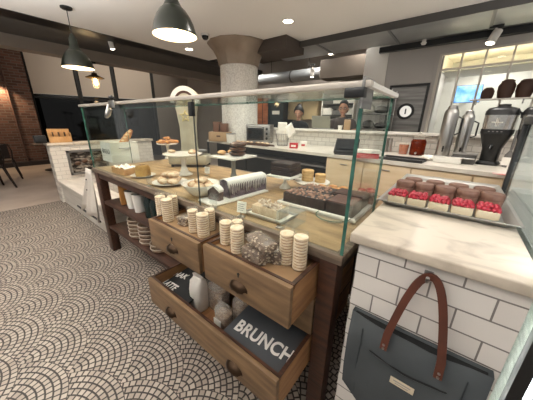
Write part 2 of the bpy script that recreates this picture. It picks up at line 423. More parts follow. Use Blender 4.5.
# ------------------------------------------------------------------ ceiling lamps
M_lampgreen = mat('dark_green_enamel', '171F12', .3, coat=.15)
M_lampwhite = mat('white_enamel_lit', 'F4EAD6', .5, emit='FFE2B4', emit_s=1.6)
M_bulb = mat('glowing_bulb', 'FFE9C4', .5, emit='FFE0B0', emit_s=14)
def barn_pendant(px, loc, drop, label, dia=.40, power=12):
    t = thing('pendant_lamp', label, 'pendant lamp', loc, 0, 'green barn pendants over the display table')
    zb = -drop; r = dia / 2
    b = B(); lathe(b, [(0, 0), (.07, 0), (.07, -.02), (.055, -.03), (.012, -.035), (0, -.035)], seg=24); obj('ceiling_canopy', b, M_black, t)
    b = B(); cyl(b, (0, 0, -.03), (0, 0, zb + .40), .0055, seg=8); obj('cord', b, M_black, t)
    b = B(); lathe(b, [(0, zb + .43), (.022, zb + .43), (.03, zb + .40), (.048, zb + .38), (.055, zb + .28), (.07, zb + .25), (.085, zb + .225)], seg=24)
    obj('lamp_neck', b, M_lampgreen, t)
    pr = [(.085, .225), (.115, .20), (.15, .15), (.178, .09), (r - .006, .03), (r, .008), (r, 0)]
    b = B(); lathe(b, [(x, zb + z) for x, z in pr], seg=40); sh = obj('lamp_shade', b, M_lampgreen, t)
    b = B(); lathe(b, [(x - .006, zb + z - .004) for x, z in pr[:-1]] + [(r - .004, zb + .001)], seg=40); obj('shade_lining', b, M_lampwhite, sh)
    b = B(); lathe(b, [(0, zb + .055), (.03, zb + .06), (.043, zb + .09), (.035, zb + .13), (.02, zb + .17), (.02, zb + .22), (0, zb + .22)], seg=16); obj('bulb', b, M_bulb, sh)
    spot('lamp_light', (0, 0, zb + .03), power, 2.6, (1, .86, .68), .5, rad=.08, parent=t)
    return t
c1 = P(66, 7, Z=2.9)
barn_pendant(0, c1, 2.9 - 2.15, 'green barn pendant lamp hanging above the left end of the display table')
barn_pendant(0, (-2.30, 1.50, 2.9), 2.9 - 2.20, 'large green barn pendant lamp nearest the camera, with bright white lining')
# far small pendant with glass jar
c3 = P(91, 57, X=-7.08)
t = thing('pendant_lamp', 'small dark pendant with a glowing glass jar in front of the cream shades', 'pendant lamp', (c3.x, c3.y, 2.7))
b = B(); lathe(b, [(0, 0), (.07, 0), (.07, -.03), (0, -.03)], seg=16); obj('ceiling_canopy', b, M_black, t)
b = B(); cyl(b, (0, 0, -.03), (0, 0, -.24), .01, seg=8); obj('stem', b, M_black, t)
b = B(); lathe(b, [(0, -.22), (.05, -.23), (.06, -.27), (.19, -.33), (.19, -.34), (.05, -.28), (0, -.26)], seg=24); obj('lamp_shade', b, mat('aged_brass_shade', '4A3B26', .5, .4), t)
b = B(); lathe(b, [(.06, -.33), (.075, -.36), (.07, -.5), (.05, -.56), (0, -.57)], seg=16); obj('glass_jar', b, M_cello, t)
b = B(); lathe(b, [(0, -.34), (.03, -.36), (.04, -.44), (.025, -.49), (0, -.5)], seg=12); obj('bulb', b, mat('warm_bulb', 'FFD48A', .5, emit='FFC878', emit_s=16), t)
point('jar_light', (0, 0, -.45), 14, (1, .75, .45), .05, t)

M_led = mat('downlight_lens', 'FFF6E4', .5, emit='FFF0D8', emit_s=9)
def downlight(loc, label, r=.055, power=45, ang=2.0, grp='recessed ceiling downlights'):
    t = thing('ceiling_downlight', label, 'ceiling light', loc, 0, grp)
    b = B(); lathe(b, [(r, -.001), (r + .018, -.001), (r + .016, -.007), (r, -.007)], seg=24); obj('trim_ring', b, M_white, t)
    b = B(); cyl(b, (0, 0, -.003), (0, 0, -.0045), r, seg=24); obj('lens', b, M_led, t)
    if power: spot('downlight_beam', (0, 0, -.02), power, ang, (1, .96, .90), .5, rad=.05, parent=t)
    return t
downlight(P(288, 21, Z=2.9), 'round recessed downlight in the white ceiling right of the column', .075)
downlight(P(189, 49, Z=2.9), 'round recessed downlight in the ceiling just left of the column', .075)
# downlights added mostly outside the frame to brighten the room
for (x, y, p) in ((-4.6, -.1, 40), (-.75, 1.55, 20), (-1.6, 2.3, 34), (-.2, 3.3, 26), (-3.4, 2.2, 32)):
    downlight((x, y, 2.9), 'added recessed downlight in the white ceiling above the view', .075, p, 2.2)

def track_spot(name_label, loc, aim, power=20, top=None, col='white', cl=(1, .90, .78), size=1.4):
    t = thing('track_spotlight', name_label, 'spotlight', loc, 0, 'cylinder spotlights')
    d = (Vector(aim) - Vector(loc)).normalized()
    m = M_white if col == 'white' else M_black
    b = B(); cyl(b, -d * .09, d * .09, .045, seg=20); bd = obj('lamp_body', b, m, t)
    b = B(); cyl(b, d * .0905, d * .092, .038, seg=20); obj('lens', b, M_led, t)
    if top is not None:
        b = B(); cyl(b, (0, 0, .05), (0, 0, top - loc[2]), .012, seg=8); obj('stem', b, m, t)
        b = B(); box(b, -.06, .06, -.03, .03, top - loc[2] - .03, top - loc[2]); obj('mount', b, M_black, t)
    if power: spot('spot_beam', d * .10, power, size, cl, .6, target=d * 2, rad=.03, parent=t)
    return t
p = P(111, 44, Z=2.86); track_spot('white cylinder spotlight under the dark ceiling band left of the first pendant', p, p + Vector((.1, .1, -1)), 14, 3.02)
p = P(331, 54, Z=2.818); downlight((p.x, p.y, 2.8185), 'small glowing downlight set in the underside of the long duct', .05, 16, 2.2)
p = P(312, 73, Y=5.72); track_spot('white cylinder spotlight hanging in the kitchen below the brown beam', (p.x, p.y, p.z), (p.x, p.y + .2, 0), 20, 2.78)
p = P(494, 37, Y=5.2); track_spot('white cylinder spotlight above the white framed kitchen window', p, p + Vector((-.25, -.35, -1)), 25, 2.82).scale = (1.3, 1.3, 1)
p = P(424, 42, Y=5.3); t = thing('smoke_sensor', 'tiny white sensor under the black track left of the framed window', 'sensor', p)
b = B(); lathe(b, [(0, .05), (.03, .05), (.03, .0), (.045, -.01), (.03, -.04), (0, -.045)], seg=16); obj('housing', b, M_white, t)
b = B(); cyl(b, (0, 0, .04), (0, 0, 2.83 - p.z), .012, seg=8); obj('stem', b, M_white, t)
p = P(205, 34, Z=2.9); t = thing('ceiling_camera', 'small dark dome camera on the ceiling beside the column capital', 'camera', (p.x, p.y, 2.9))
b = B(); lathe(b, [(0, 0), (.075, 0), (.075, -.03), (0, -.03)], seg=24); obj('housing', b, M_white, t)
b = B(); lathe(b, [(.06, -.03), (.055, -.06), (.035, -.085), (0, -.095)], seg=24); obj('dome', b, mat('smoked_dome', '17171A', .08), t)
# wall washer on the brick pier
t = thing('wall_lamp', 'small warm uplight glowing on the brick pier', 'wall lamp', (-10.5, .95, 2.42))
b = B(); box(b, -.05, .06, -.07, .07, -.05, .05, .01); obj('housing', b, M_black, t)
b = B(); cyl(b, (.0, 0, -.051), (0, 0, -.055), .04, seg=16); obj('lens', b, M_bulb, t)
spot('pier_beam', (.12, 0, -.06), 55, 2.2, (1, .72, .45), .6, target=(-.05, 0, -1), rad=.04, parent=t)

# ------------------------------------------------------------------ far left: seats
M_tolix = mat('gunmetal_seat', '2A211D', .4, .5)
def metal_chair(loc, rz, label):
    t = thing('metal_chair', label, 'chair', loc, rz, 'dark metal chairs at the left edge')
    b = B(); box(b, -.19, .19, -.19, .19, .44, .465, .008); obj('seat', b, M_tolix, t)
    for sx, sy in ((-1, -1), (1, -1), (1, 1), (-1, 1)):
        b = B(); tube(b, [(sx * .17, sy * .17, .445), (sx * .20, sy * .20, .25), (sx * .245, sy * .245, .0)], [.028, .024, .018], 8); obj('leg', b, M_tolix, t)
    b = B(); tube(b, [(-.17, .18, .46), (-.20, .23, .68), (-.17, .25, .84), (0, .26, .87), (.17, .25, .84), (.20, .23, .68), (.17, .18, .46)], .014, 8); obj('back_frame', b, M_tolix, t)
    b = B(); box(b, -.15, .15, .205, .22, .54, .86, rot=Matrix.Rotation(-.08, 3, 'X')); obj('back_splat', b, M_tolix, t)
    return t
metal_chair((-7.46, .24, 0), math.radians(-72), 'dark metal chair at the left photo edge, nearest one')
metal_chair((-8.55, .55, 0), math.radians(-95), 'dark metal chair standing behind the nearest chair, by the brick pier')
p = P(49, 170, Z=0)
t = thing('cafe_table', 'small dark pedestal table between the brick pier and the white counter', 'table', (p.x, p.y + .15, 0))
b = B(); box(b, -.35, .35, -.35, .35, .72, .75, .006); obj('table_top', b, M_wood_dk, t)
b = B(); cyl(b, (0, 0, .02), (0, 0, .72), .03, seg=12); obj('pedestal', b, M_black, t)
b = B(); lathe(b, [(0, 0), (.24, 0), (.24, .012), (.05, .03), (0, .03)], seg=24); obj('foot_plate', b, M_black, t)

# ------------------------------------------------------------------ white counter at left with end wall + bench
M_wtile = brick_mat('small_white_tiles', 'CFC7BC', 'D8D1C6', 'B8B0A6', .14, .07, .004, (-.9, .0), axis='yz', rough=.35, bump=.4)
M_plank = mat('white_planks', 'CBC3B8', .55, col2='B8AFA4', scale=3, stretch=(.6, 4, 10))
t = thing('service_counter', 'white tiled end counter with low bench and inset display left of the table', 'counter', (-5.5, .92, 0))
b = B(); box(b, -.10, .12, .0, 1.75, 0, 1.0); obj('end_wall', b, M_wtile, t)
b = B(); box(b, -.12, .14, -.02, 1.78, 1.0, 1.045, .006); obj('counter_top', b, M_marble, t)
b = B(); box(b, .12, 2.25, .03, .36, .0, .34); obj('bench', b, M_plank, t)
b = B(); box(b, .12, 2.3, .0, .38, .34, .40, .008); obj('bench_top', b, M_plank, t)
b = B(); box(b, .9, 1.9, .02, .06, .10, .125); obj('toe_slot', b, M_black, t)
a1 = P(65.5, 150.8, X=-5.38); a2 = P(87, 150.8, X=-5.38)
b = B(); y0, y1 = a1.y - .92, a1.y - .92 + .62; z1 = a1.z; z0 = .47
box(b, .12, .15, y0, y0 + .035, z0, z1); box(b, .12, .15, y1 - .035, y1, z0, z1); box(b, .12, .15, y0, y1, z1 - .035, z1); box(b, .12, .15, y0, y1, z0, z0 + .035)
dsp = obj('display_frame', b, M_steel_d, t)
b = B(); box(b, .121, .13, y0 + .03, y1 - .03, z0 + .03, z1 - .03); obj('display_back', b, mat('display_picture', '2E2824', .25, col2='8E8478', scale=9, stretch=(1, 1, 2.2), lo=.45, hi=.62), dsp)
for k in range(4):
    b = B(); blob(b, (.135, y0 + .13 + k * .11, z0 + .2 + .03 * (k % 2)), (.016, .05, .04), 2, .05); obj('display_loaf', b, mat('display_loaf', '4E3626', .4), dsp)
# crate on the counter
q = P(66, 143.5, Z=1.045)
t = thing('wooden_crate', 'light wooden slatted crate with dividers on the white end counter', 'crate', (-5.49, q.y, 1.046), math.radians(-8))
M_pine = mat('light_pine', 'B98752', .6, col2='C99A66', scale=4, stretch=(6, 6, 1.5))
b = B(); box(b, -.11, .11, -.14, .16, 0, .012); box(b, .10, .11, -.14, .16, 0, .10); box(b, -.11, -.10, -.14, .16, 0, .22); box(b, -.11, .11, .15, .16, 0, .16); box(b, -.11, .11, -.14, -.13, 0, .16); obj('crate_body', b, M_pine, t)
for k in range(3):
    b = B(); box(b, -.10, .10, -.08 + k * .08, -.07 + k * .08, .012, .17, rot=None); obj('divider', b, mat('dark_divider', '5A3B22', .6), t)
q2 = P(59, 143.5, Z=1.045)
t = thing('card_holder', 'black block standing left of the wooden crate on the end counter', 'holder', (-5.47, q.y - .26, 1.046))
b = B(); box(b, -.07, .07, -.07, .07, 0, .12, .006); obj('holder_body', b, M_blackp, t)
b = B(); box(b, -.055, .055, -.02, .02, .1201, .124); obj('holder_slot', b, M_dgrey, t)
# white cloth
p = P(88, 200, Y=.80)
b = B()
n = 14
rows = []
for i in range(9):
    f = i / 8; z = .93 - f * .55; wd2 = .16 + .46 * f ** 1.2
    rows.append([(-3.10 + (k / n - .5) * wd2 * 1.0 - .14 * f, .80 - .04 * f + .02 * math.sin(k * 1.5 + f * 2) * (.3 + f), z - .03 * math.cos(k * .9) * f) for k in range(n + 1)])
vv = [[b.verts.new(q_) for q_ in r] for r in rows]
for i in range(8):
    for k in range(n): b.faces.new((vv[i][k], vv[i][k + 1], vv[i + 1][k + 1], vv[i + 1][k]))
cl = obj('hanging_cloth', b, mat('white_linen', 'CFC6BB', .9), None, 80)
md = cl.modifiers.new('thick', 'SOLIDIFY'); md.thickness = .004
tag(cl, 'white linen cloth hanging at the left end of the wooden table', 'cloth')
for i in (2, 4):
    q = Vector(rows[i][4]); b = B(); blob(b, q + Vector((0, -.005, 0)), (.010, .006, .010), 2, 0); obj('stud', b, M_dgrey, cl)

# ------------------------------------------------------------------ wooden display table
TX0, TX1, TY0, TY1, TZ = -2.99, -.258, .811, 1.80, .957
tb = thing('display_table', 'long wooden bakery display table with drawers and open shelves', 'table', ((TX0 + TX1) / 2, (TY0 + TY1) / 2, 0))
ox, oy = tb.location.x, tb.location.y
def tbox(name, m, *a, parent=None, bev=.003):
    b = B()
    for q in a: box(b, q[0] - ox, q[1] - ox, q[2] - oy, q[3] - oy, q[4], q[5], bev)
    return obj(name, b, m, parent or tb)
tbox('table_top', M_top, (TX0 + .035, TX1 - .035, TY0 + .035, TY1 - .035, .925, TZ), bev=0)
for nm, q in (('edge_board', (TX0, TX1, TY0, TY0 + .035, .917, TZ)), ('edge_board', (TX0, TX1, TY1 - .035, TY1, .917, TZ)),
              ('edge_board', (TX0, TX0 + .035, TY0 + .035, TY1 - .035, .917, TZ)), ('edge_board', (TX1 - .035, TX1, TY0 + .035, TY1 - .035, .917, TZ))):
    tbox(nm, M_wood_edge, q)
for x0, x1 in ((-2.965, -2.86), (-1.455, -1.39), (-.352, -.275)):
    for y0 in (TY0 + .004, TY1 - .09):
        tbox('leg', M_wood_dk, (x0, x1, y0, y0 + .08, 0, .916))
tbox('apron', M_wood_dk, (-2.86, -1.455, TY0 + .01, TY0 + .03, .86, .916)); tbox('apron', M_wood_dk, (-1.39, -.352, TY0 + .01, TY0 + .03, .888, .916))
tbox('shelf', M_wood_dk, (-2.86, -1.455, TY0 + .01, TY1 - .01, .58, .612))
tbox('shelf', M_wood_dk, (-2.86, -1.455, TY0 + .01, TY1 - .01, .29, .322))
tbox('back_panel', M_wood_dk, (-2.94, -.30, TY1 - .03, TY1 - .015, .05, .916))
tbox('divider', M_wood_dk, (-.884, -.870, TY0 + .03, TY1 - .1, .46, .916))
tbox('side_rail', M_wood_dk, (-.34, -.30, TY0 + .084, TY1 - .09, .80, .916))
tbox('side_rail', M_wood_dk, (-2.95, -2.91, TY0 + .084, TY1 - .09, .80, .916))
M_brass = mat('old_bronze', '3A2A1C', .4, .8)
def drawer(x0, x1, y0, y1, z0, z1, knobs, liner=None, hole=True):
    d = tbox('drawer', M_wood_dr, (x0, x1, y0, y0 + .022, z0, z1))
    b = B(); box(b, x1 - .016 - ox, x1 - ox, y0 + .022 - oy, y1 - oy, z0 + .006, z1 - .004); box(b, x0 - ox, x0 + .016 - ox, y0 + .022 - oy, y1 - oy, z0 + .006, z1 - .004)
    box(b, x0 - ox, x1 - ox, y1 - oy, y1 + .014 - oy, z0, z1 - .004); box(b, x0 + .016 - ox, x1 - .016 - ox, y0 + .022 - oy, y1 - oy, z0 + .006, z0 + .018)
    obj('drawer_box', b, M_wood_end, d)
    b = B(); box(b, x0 - ox, x1 - ox, y0 + .0225 - oy, y0 + .035 - oy, z1 - .02, z1 + .001); box(b, x1 - .017 - ox, x1 - ox, y0 + .035 - oy, y1 - oy, z1 - .004, z1 + .001); box(b, x0 - ox, x0 + .017 - ox, y0 + .035 - oy, y1 - oy, z1 - .004, z1 + .001)
    obj('drawer_rim', b, M_wood_dk, d)
    if liner is not None:
        b = B(); box(b, x0 + .017 - ox, x1 - .017 - ox, y0 + .036 - oy, y1 - .001 - oy, liner - .012, liner); obj('drawer_liner', b, mat('kraft_liner', '8A6C4C', .7, col2='9C7E5C', scale=6), d)
    for kx in knobs:
        zc = z0 + (z1 - z0) * .33
        b = B(); lathe(b, [(0, .028), (.02, .026), (.036, .016), (.046, 0), (.044, 0), (.034, .013), (.019, .022), (0, .024)], (0, 0, 0), 24, sx=1.15, sy=.72, rot=Matrix.Rotation(PI / 2, 3, 'X'))
        bmesh.ops.delete(b, geom=[v for v in b.verts if v.co.z < -.008], context='VERTS')
        prism(b, [(.053 * math.cos(PI * j / 12), .034 * math.sin(PI * j / 12) - .006) for j in range(13)], -.003, -.0002, 'xz')
        bmesh.ops.translate(b, verts=b.verts[:], vec=(kx - ox, y0 - oy - .0005, zc))
        obj('cup_handle', b, M_brass, d)
        if hole:
            b = B(); cyl(b, (kx - ox, y0 - oy - .0005, zc + .068), (kx - ox, y0 - oy - .003, zc + .068), .007, seg=12); box(b, kx - ox - .003, kx - ox + .003, y0 - oy - .003, y0 - oy - .0005, zc + .053, zc + .068); obj('keyhole', b, M_black, d)
    return d
drawer(-1.375, -.890, .600, 1.15, .705, .882, [-1.125], .858)
drawer(-.866, -.362, .612, 1.15, .695, .884, [-.625], .860)
drawer(-1.385, -.362, .547, 1.35, .30, .484, [-1.13, -.60], None, False)
drawer(-.866, -.362, TY0 + .012, 1.35, .485, .688, [-.61], None)

# ------------------------------------------------------------------ glass case on the table
gc = thing('glass_case', 'open backed glass sneeze guard standing on the wooden display table', 'glass case', (-1.63, .83, TZ))
gx0, gx1 = -2.985, -.262; GX = -1.63; GZ = 1.555 - TZ
def gp(name, x0, x1, y0, y1, z0, z1, m=M_glass, parent=None, bev=0.):
    b = B(); box(b, x0 - GX, x1 - GX, y0 - .83, y1 - .83, z0, z1, bev); return obj(name, b, m, parent or gc)
px_ = -1.155
for a, c in ((gx0 + .012, px_ - .004), (px_ + .004, gx1 - .012)):
    g = gp('front_pane', a, c, .826, .834, .001, GZ)
    for xx in ((a,) if a < -2 else (c,)):
        gp('pane_edge', xx - .0008, xx + .0008, .8255, .8345, .001, GZ, M_edge, g)
e = gp('end_pane', gx1 - .010, gx1, .826, 1.22, .001, GZ); gp('pane_edge', gx1 - .0112, gx1 + .001, .822, .826, .001, GZ, M_edge, e); gp('pane_edge', gx1 - .0105, gx1 + .0005, 1.22, 1.2216, .001, GZ, M_edge, e)
e = gp('end_pane', gx0, gx0 + .010, .826, 1.22, .001, GZ); gp('pane_edge', gx0, gx0 + .011, .823, .826, .001, GZ, M_edge, e); gp('pane_edge', gx0 - .0005, gx0 + .0105, 1.22, 1.2216, .001, GZ, M_edge, e)
tp = gp('top_pane', gx0, gx1, .826, 1.19, GZ + .001, GZ + .009)
gp('pane_edge', gx0, gx1, 1.19, 1.1925, GZ, GZ + .010, M_edge, tp)
gp('top_rail', gx0, gx1 + .02, .806, .826, GZ + .0, GZ + .020, mat('pale_rail', 'C6BDB2', .4, .2), None, .003)
gp('end_rail', gx1, gx1 + .022, .83, 1.20, GZ + .001, GZ + .016, M_white)
gp('centre_post', px_ - .003, px_ + .003, .820, .826, .001, GZ, mat('dark_seal', '3A3F3C', .4))
gp('pane_clamp', px_ - .016, px_ + .016, .800, .825, GZ - .085, GZ - .012, M_blackp, None, .004)
ka = P(344.5, 92, Y=.80).x; kb = P(365, 92, Y=.80).x; gp('corner_clamp', ka, kb, .795, .825, P(350, 98, Y=.80).z - TZ, P(350, 87.5, Y=.80).z - TZ, M_blackp, None, .004)
gp('corner_bracket', gx1 - .004, gx1 + .004, .80, .90, GZ - .06, GZ + .03, M_steel_d)
# chrome clip on the rail
p = P(112, 104, Y=.80)
t = thing('rail_clip', 'chrome hooked clip with black knob on the left part of the glass rail', 'clip', (p.x, .795, 1.553))
b = B(); box(b, -.05, .05, -.004, .006, -.02, .03, .003); obj('clip_plate', b, M_steel, t)
b = B(); tube(b, [(-.02, -.01, .0), (-.02, -.03, -.05), (.01, -.05, -.085), (.05, -.05, -.075), (.085, -.04, -.035)], [.012, .014, .016, .014, .009], 10); obj('hook', b, M_steel, t)
b = B(); blob(b, (.02, .0, .05), (.035, .018, .018), 2, 0); obj('knob', b, M_blackp, t)

# uplighter lamps added outside the frame to brighten the ceiling
def added_uplighter(x, y, power, label):
    t = thing('added_floor_uplighter', label, 'floor lamp', (x, y, 0), 0, 'added uplighters outside the frame')
    b = B(); lathe(b, [(0, 0), (.15, 0), (.15, .02), (.02, .035), (0, .035)], seg=24); obj('lamp_base', b, M_black, t)
    b = B(); cyl(b, (0, 0, .03), (0, 0, 1.72), .014, seg=10); obj('pole', b, M_black, t)
    b = B(); lathe(b, [(.02, 1.70), (.08, 1.72), (.17, 1.80), (.165, 1.80), (.07, 1.73), (.0, 1.725)], seg=28); obj('lamp_bowl', b, M_black, t)
    b = B(); cyl(b, (0, 0, 1.735), (0, 0, 1.75), .05, seg=16); obj('bulb', b, M_bulb, t)
    spot('uplight_beam', (0, 0, 1.79), power, 2.75, (1, .99, .97), .4, target=(0, 0, 3), rad=.06, parent=t)
added_uplighter(-3.3, -.55, 165, 'added unseen uplighter lamp to the left of the viewer')
added_uplighter(-.9, -1.2, 185, 'added unseen uplighter lamp behind the viewer')
added_uplighter(1.75, 2.3, 130, 'added unseen uplighter lamp right of the glass case')
for k, y in enumerate((2.6, 4.4)):  # spotlights added behind the beam to brighten the roller shades
    track_spot('added black spotlight washing the %s roller shade' % ['first', 'second'][k], (-8.2, y, 3.45), (-10.4, y + .3, 2.7), 26, 3.62, 'black', size=1.7)
downlight((-5.0, 5.5, 3.2), 'added recessed downlight in the dark kitchen ceiling above the taupe back wall', .07, 45, 2.4, 'kitchen downlights')  # added to light the back wall
# ------------------------------------------------------------------ goods on the table
def at(x, y, z=TZ): 
    p = P(x, y, Z=z); return Vector((p.x, p.y, z + .0005))
M_bread = mat('crusty_bread', 'A0622C', .6, col2='C98F4E', scale=14, bump=.3)
M_pastry = mat('baked_pastry', 'B57B45', .6, col2='D8AE78', scale=22, bump=.4)
M_pastry2 = mat('sugared_pastry', 'A9764C', .6, col2='E2CDB0', scale=30, bump=.4)
M_biscuit = mat('pale_biscuit', 'B88E54', .7, col2='D2AE76', scale=25, bump=.2)

# bread bin with baguette
def proj_x(v):
    a = (v[0], v[1], v[2] - H); c_ = [sum(RW[i][j] * a[i] for i in range(3)) for j in range(3)]; return c_[0] / c_[2] * F_PX + CX
def reach(c, d, px):
    lo, hi = 0., 1.
    for _ in range(40):
        m_ = (lo + hi) / 2
        if (proj_x(c + Vector(d) * m_) - px) * (proj_x(c) - px) > 0: lo = m_
        else: hi = m_
    return lo
c = at(113, 163); bw = reach(c, (-1, 0, 0), 102.5); bd_ = min(.34, reach(c, (0, 1, 0), 140)); bw = max(.16, min(.3, bw))
t = thing('bread_bin', 'white enamel bread bin lettered in dark print inside the glass case', 'bread bin', (c.x - bw / 2, c.y + bd_ / 2, c.z))
bx2, by2 = bw / 2, bd_ / 2
b = B(); box(b, -bx2, bx2, -by2, by2, 0, .012)
for q in ((-bx2, -bx2 + .008, -by2, by2), (bx2 - .008, bx2, -by2, by2), (-bx2 + .008, bx2 - .008, -by2, -by2 + .008), (-bx2 + .008, bx2 - .008, by2 - .008, by2)): box(b, q[0], q[1], q[2], q[3], .012, .225)
obj('bin_body', b, M_cream, t)
b = B(); tube(b, [(-bx2, -by2, .226), (bx2, -by2, .226), (bx2, by2, .226), (-bx2, by2, .226)], .006, 8, True); obj('bin_rim', b, M_cream, t)
b = B(); tube(b, [(bx2, -.06, .165), (bx2 + .02, -.06, .16), (bx2 + .02, .06, .16), (bx2, .06, .165)], .006, 8); obj('side_handle', b, M_steel_d, t)
text_obj('lettering', 'BREAD', .075, mat('sign_print', '1E2022', .6), t, (0, -by2 - .001, .12), (PI / 2, 0, 0), bold=.001).scale = (min(1, bw / .26), 1, 1)
q0 = Vector((c.x - bw / 2, c.y + bd_ / 2, c.z))
t = thing('baguette', 'golden baguette half sticking up out of the white bread bin', 'bread', q0 + Vector((0, 0, .013)))
A0, A1 = Vector((0, -by2 * .55, .035)), Vector((.02, by2 * 1.05, .35))
b = B(); tube(b, [A0.lerp(A1, k / 8) for k in range(9)], [.02, .034, .04, .042, .042, .042, .04, .034, .018], 12); obj('loaf', b, M_bread, t)
b = B()
for k in range(4): blob(b, A0.lerp(A1, .55 + k * .11) + Vector((.032, -.012, .02)), (.008, .03, .014), 1, .05, None)
o = obj('score_mark', b, mat('score_cream', 'E3C592', .7), t); o['kind'] = 'stuff'

# low wooden tray with folded paper
c = at(117, 174); t = thing('wooden_tray', 'low wooden tray lined with paper in front of the bread bin', 'tray', (c.x, c.y + .09, c.z), .05)
b = B(); box(b, -.12, .12, -.075, .075, 0, .008); rect_frame(b, -.125, .125, -.08, .08, .008, 0, .055)
vs = [v for v in b.verts][8:]
for v in vs: v.co = Vector((v.co.x, v.co.z, v.co.y))
obj('tray_body', b, M_pine, t)
b = B(); bmesh.ops.create_grid(b, x_segments=10, y_segments=8, size=.11)
for v in b.verts: v.co = Vector((v.co.x, v.co.y * .62, .045 + rnd(0, .03)))
o = obj('paper_liner', b, M_paper, t, 80)

def plate(name, label, cat, c, r, h=.018, group=None, m=M_porc):
    t = thing(name, label, cat, c, 0, group)
    b = B(); lathe(b, [(0, .004), (r * .55, .0), (r * .6, .0), (r * .95, h * .8), (r, h), (r * .94, h), (r * .6, .006), (0, .006)], seg=36); obj('dish', b, m, t)
    return t
# plate with small fluted cake
c = at(134.5, 178); c.y += .08
plate('round_plate', 'white round plate under the small yellow cake', 'plate', c, .105)
t = thing('fluted_cake', 'small yellow fluted cake on a white plate beside the bread bin', 'cake', c + Vector((0, 0, .007)))
b = B(); lathe(b, [(0, 0), (.062, 0), (.066, .02), (.062, .075), (.05, .095), (.028, .10), (.014, .085), (0, .08)], seg=32, wob=lambda k, z: 1 + .05 * math.cos(k / 32 * 2 * PI * 8)); obj('cake_body', b, mat('yellow_cake', '8C6428', .6, col2='BC9248', scale=12, bump=.3), t)
b = B(); lathe(b, [(.030, .101), (.014, .086), (0, .081)], seg=16); obj('cake_well', b, M_choc2, t)

def pastry(c, rad, label, grp, name='pastry', m=M_pastry, cat='pastry', sub=3, jit=.06):
    b = B(); blob(b, (0, 0, 0), rad, sub, jit, Matrix.Rotation(rnd(0, 6), 3, 'Z'))
    return tag(obj(name, b, m, None, 60, c), label, cat, grp)

# plate of scones
c = at(158.5, 186); c.y += .10
plate('round_plate', 'wide white plate heaped with golden scones', 'plate', c, .135, .02)
for k, (dx, dy, dz) in enumerate(((-.06, -.02, .034), (.0, -.055, .034), (.06, -.01, .034), (.0, .045, .034), (-.02, -.005, .075), (.035, .01, .078))):
    pastry(c + Vector((dx, dy, dz)), (.052, .042, .026), 'knobbly golden scone heaped on the wide white plate', 'scones on the wide plate', 'scone', M_pastry2, 'scone')
# bowl of sugared buns
c = at(190.5, 197.5); c.y += .095
t = thing('serving_bowl', 'white porcelain bowl filled with sugared pastries near the table front', 'bowl', c)
b = B(); lathe(b, [(0, 0), (.06, 0), (.075, .01), (.115, .055), (.132, .085), (.126, .085), (.108, .055), (.07, .014), (0, .012)], seg=40); obj('bowl_body', b, M_porc, t)
for k, (dx, dy, dz) in enumerate(((-.055, -.02, .068), (.02, -.045, .068), (.06, .02, .068), (-.02, .05, .068), (.0, .0, .10))):
    pastry(c + Vector((dx, dy, dz)), (.047, .04, .026), 'sugared brown pastry piled in the white porcelain bowl', 'pastries in the bowl', 'sugared_pastry', M_pastry2)

def cake_stand(c, r, h, label, square=False, m=M_porc, foot=None, grp='cake stands'):
    t = thing('cake_stand', label, 'cake stand', c, 0, grp)
    b = B()
    if square: box(b, -r, r, -r, r, h - .016, h, .004)
    else: lathe(b, [(0, h - .016), (r * .9, h - .016), (r, h - .006), (r, h), (0, h)], seg=40)
    obj('plate', b, m, t)
    b = B(); f = r * .42
    lathe(b, [(0, 0), (f, 0), (f, .008), (f * .55, .03), (f * .3, h * .4), (f * .32, h * .75), (f * .55, h - .0165), (0, h - .0165)], seg=28); obj('pedestal', b, foot or m, t)
    return t
c = at(182, 175); c.y += .03
cake_stand(c, .175, .20, 'white round cake stand in front of the vintage scale')
for k, (dx, dy) in enumerate(((-.10, -.05), (.10, .03), (.02, .09))):
    pastry(c + Vector((dx, dy, .20 + .015)), (.035, .03, .016), 'flat almond pastry on the round stand before the vintage scale', 'flat pastries on the round stand', 'almond_pastry', M_pastry2)
# croissant stand at the back
c = at(173, 158); c.y -= .06
cake_stand(c, .13, .20, 'white cake stand of croissants at the back left of the table')
for k in range(7):
    a = k * 2.4; q = c + Vector((.085 * math.cos(a) * (k > 0), .085 * math.sin(a) * (k > 0), .20 + .022 + (.045 if k == 0 else 0)))
    if k == 0: q.z = c.z + .20 + .062
    b = B(); pts = [Vector((.055 * math.cos(u), .04 * math.sin(u) - .02, .0)) for u in [PI * j / 8 for j in range(9)]]
    tube(b, pts, [.006, .014, .019, .022, .023, .022, .019, .014, .006], 10); bmesh.ops.rotate(b, verts=b.verts[:], cent=(0, 0, 0), matrix=Matrix.Rotation(a, 3, 'Z'))
    tag(obj('croissant', b, M_bread, None, 60, q), 'curved golden croissant on the stand at the back of the table', 'croissant', 'croissants on the back stand')

# vintage scale
c = Vector((-2.36, 1.60, TZ + .0005)); t = thing('vintage_scale', 'tall cream vintage shop scale with a fan head and a star', 'scale', c, math.radians(38)); t.scale = (.92, .92, .95)
M_sc = mat('aged_cream_enamel', 'A39B86', .35, .1, col2='B8B09A', scale=6); M_gold = mat('gilt_trim', 'D8C890', .4, .2)
b = B(); box(b, -.23, .23, -.14, .12, .025, .135, .02); obj('base', b, M_sc, t)
for sx in (-.19, .19):
    for sy in (-.11, .09):
        b = B(); cyl(b, (sx, sy, 0), (sx, sy, .026), .018, seg=10); obj('foot', b, M_black, t)
b = B()
secs = [(.135, .105, .075), (.22, .085, .065), (.45, .085, .062), (.60, .105, .06), (.68, .125, .055)]
prof = []
for z, hw, hd in secs: prof.append([(-hw, -hd, z), (hw, -hd, z), (hw, hd, z), (-hw, hd, z)])
vs = [[b.verts.new(q) for q in r] for r in prof]
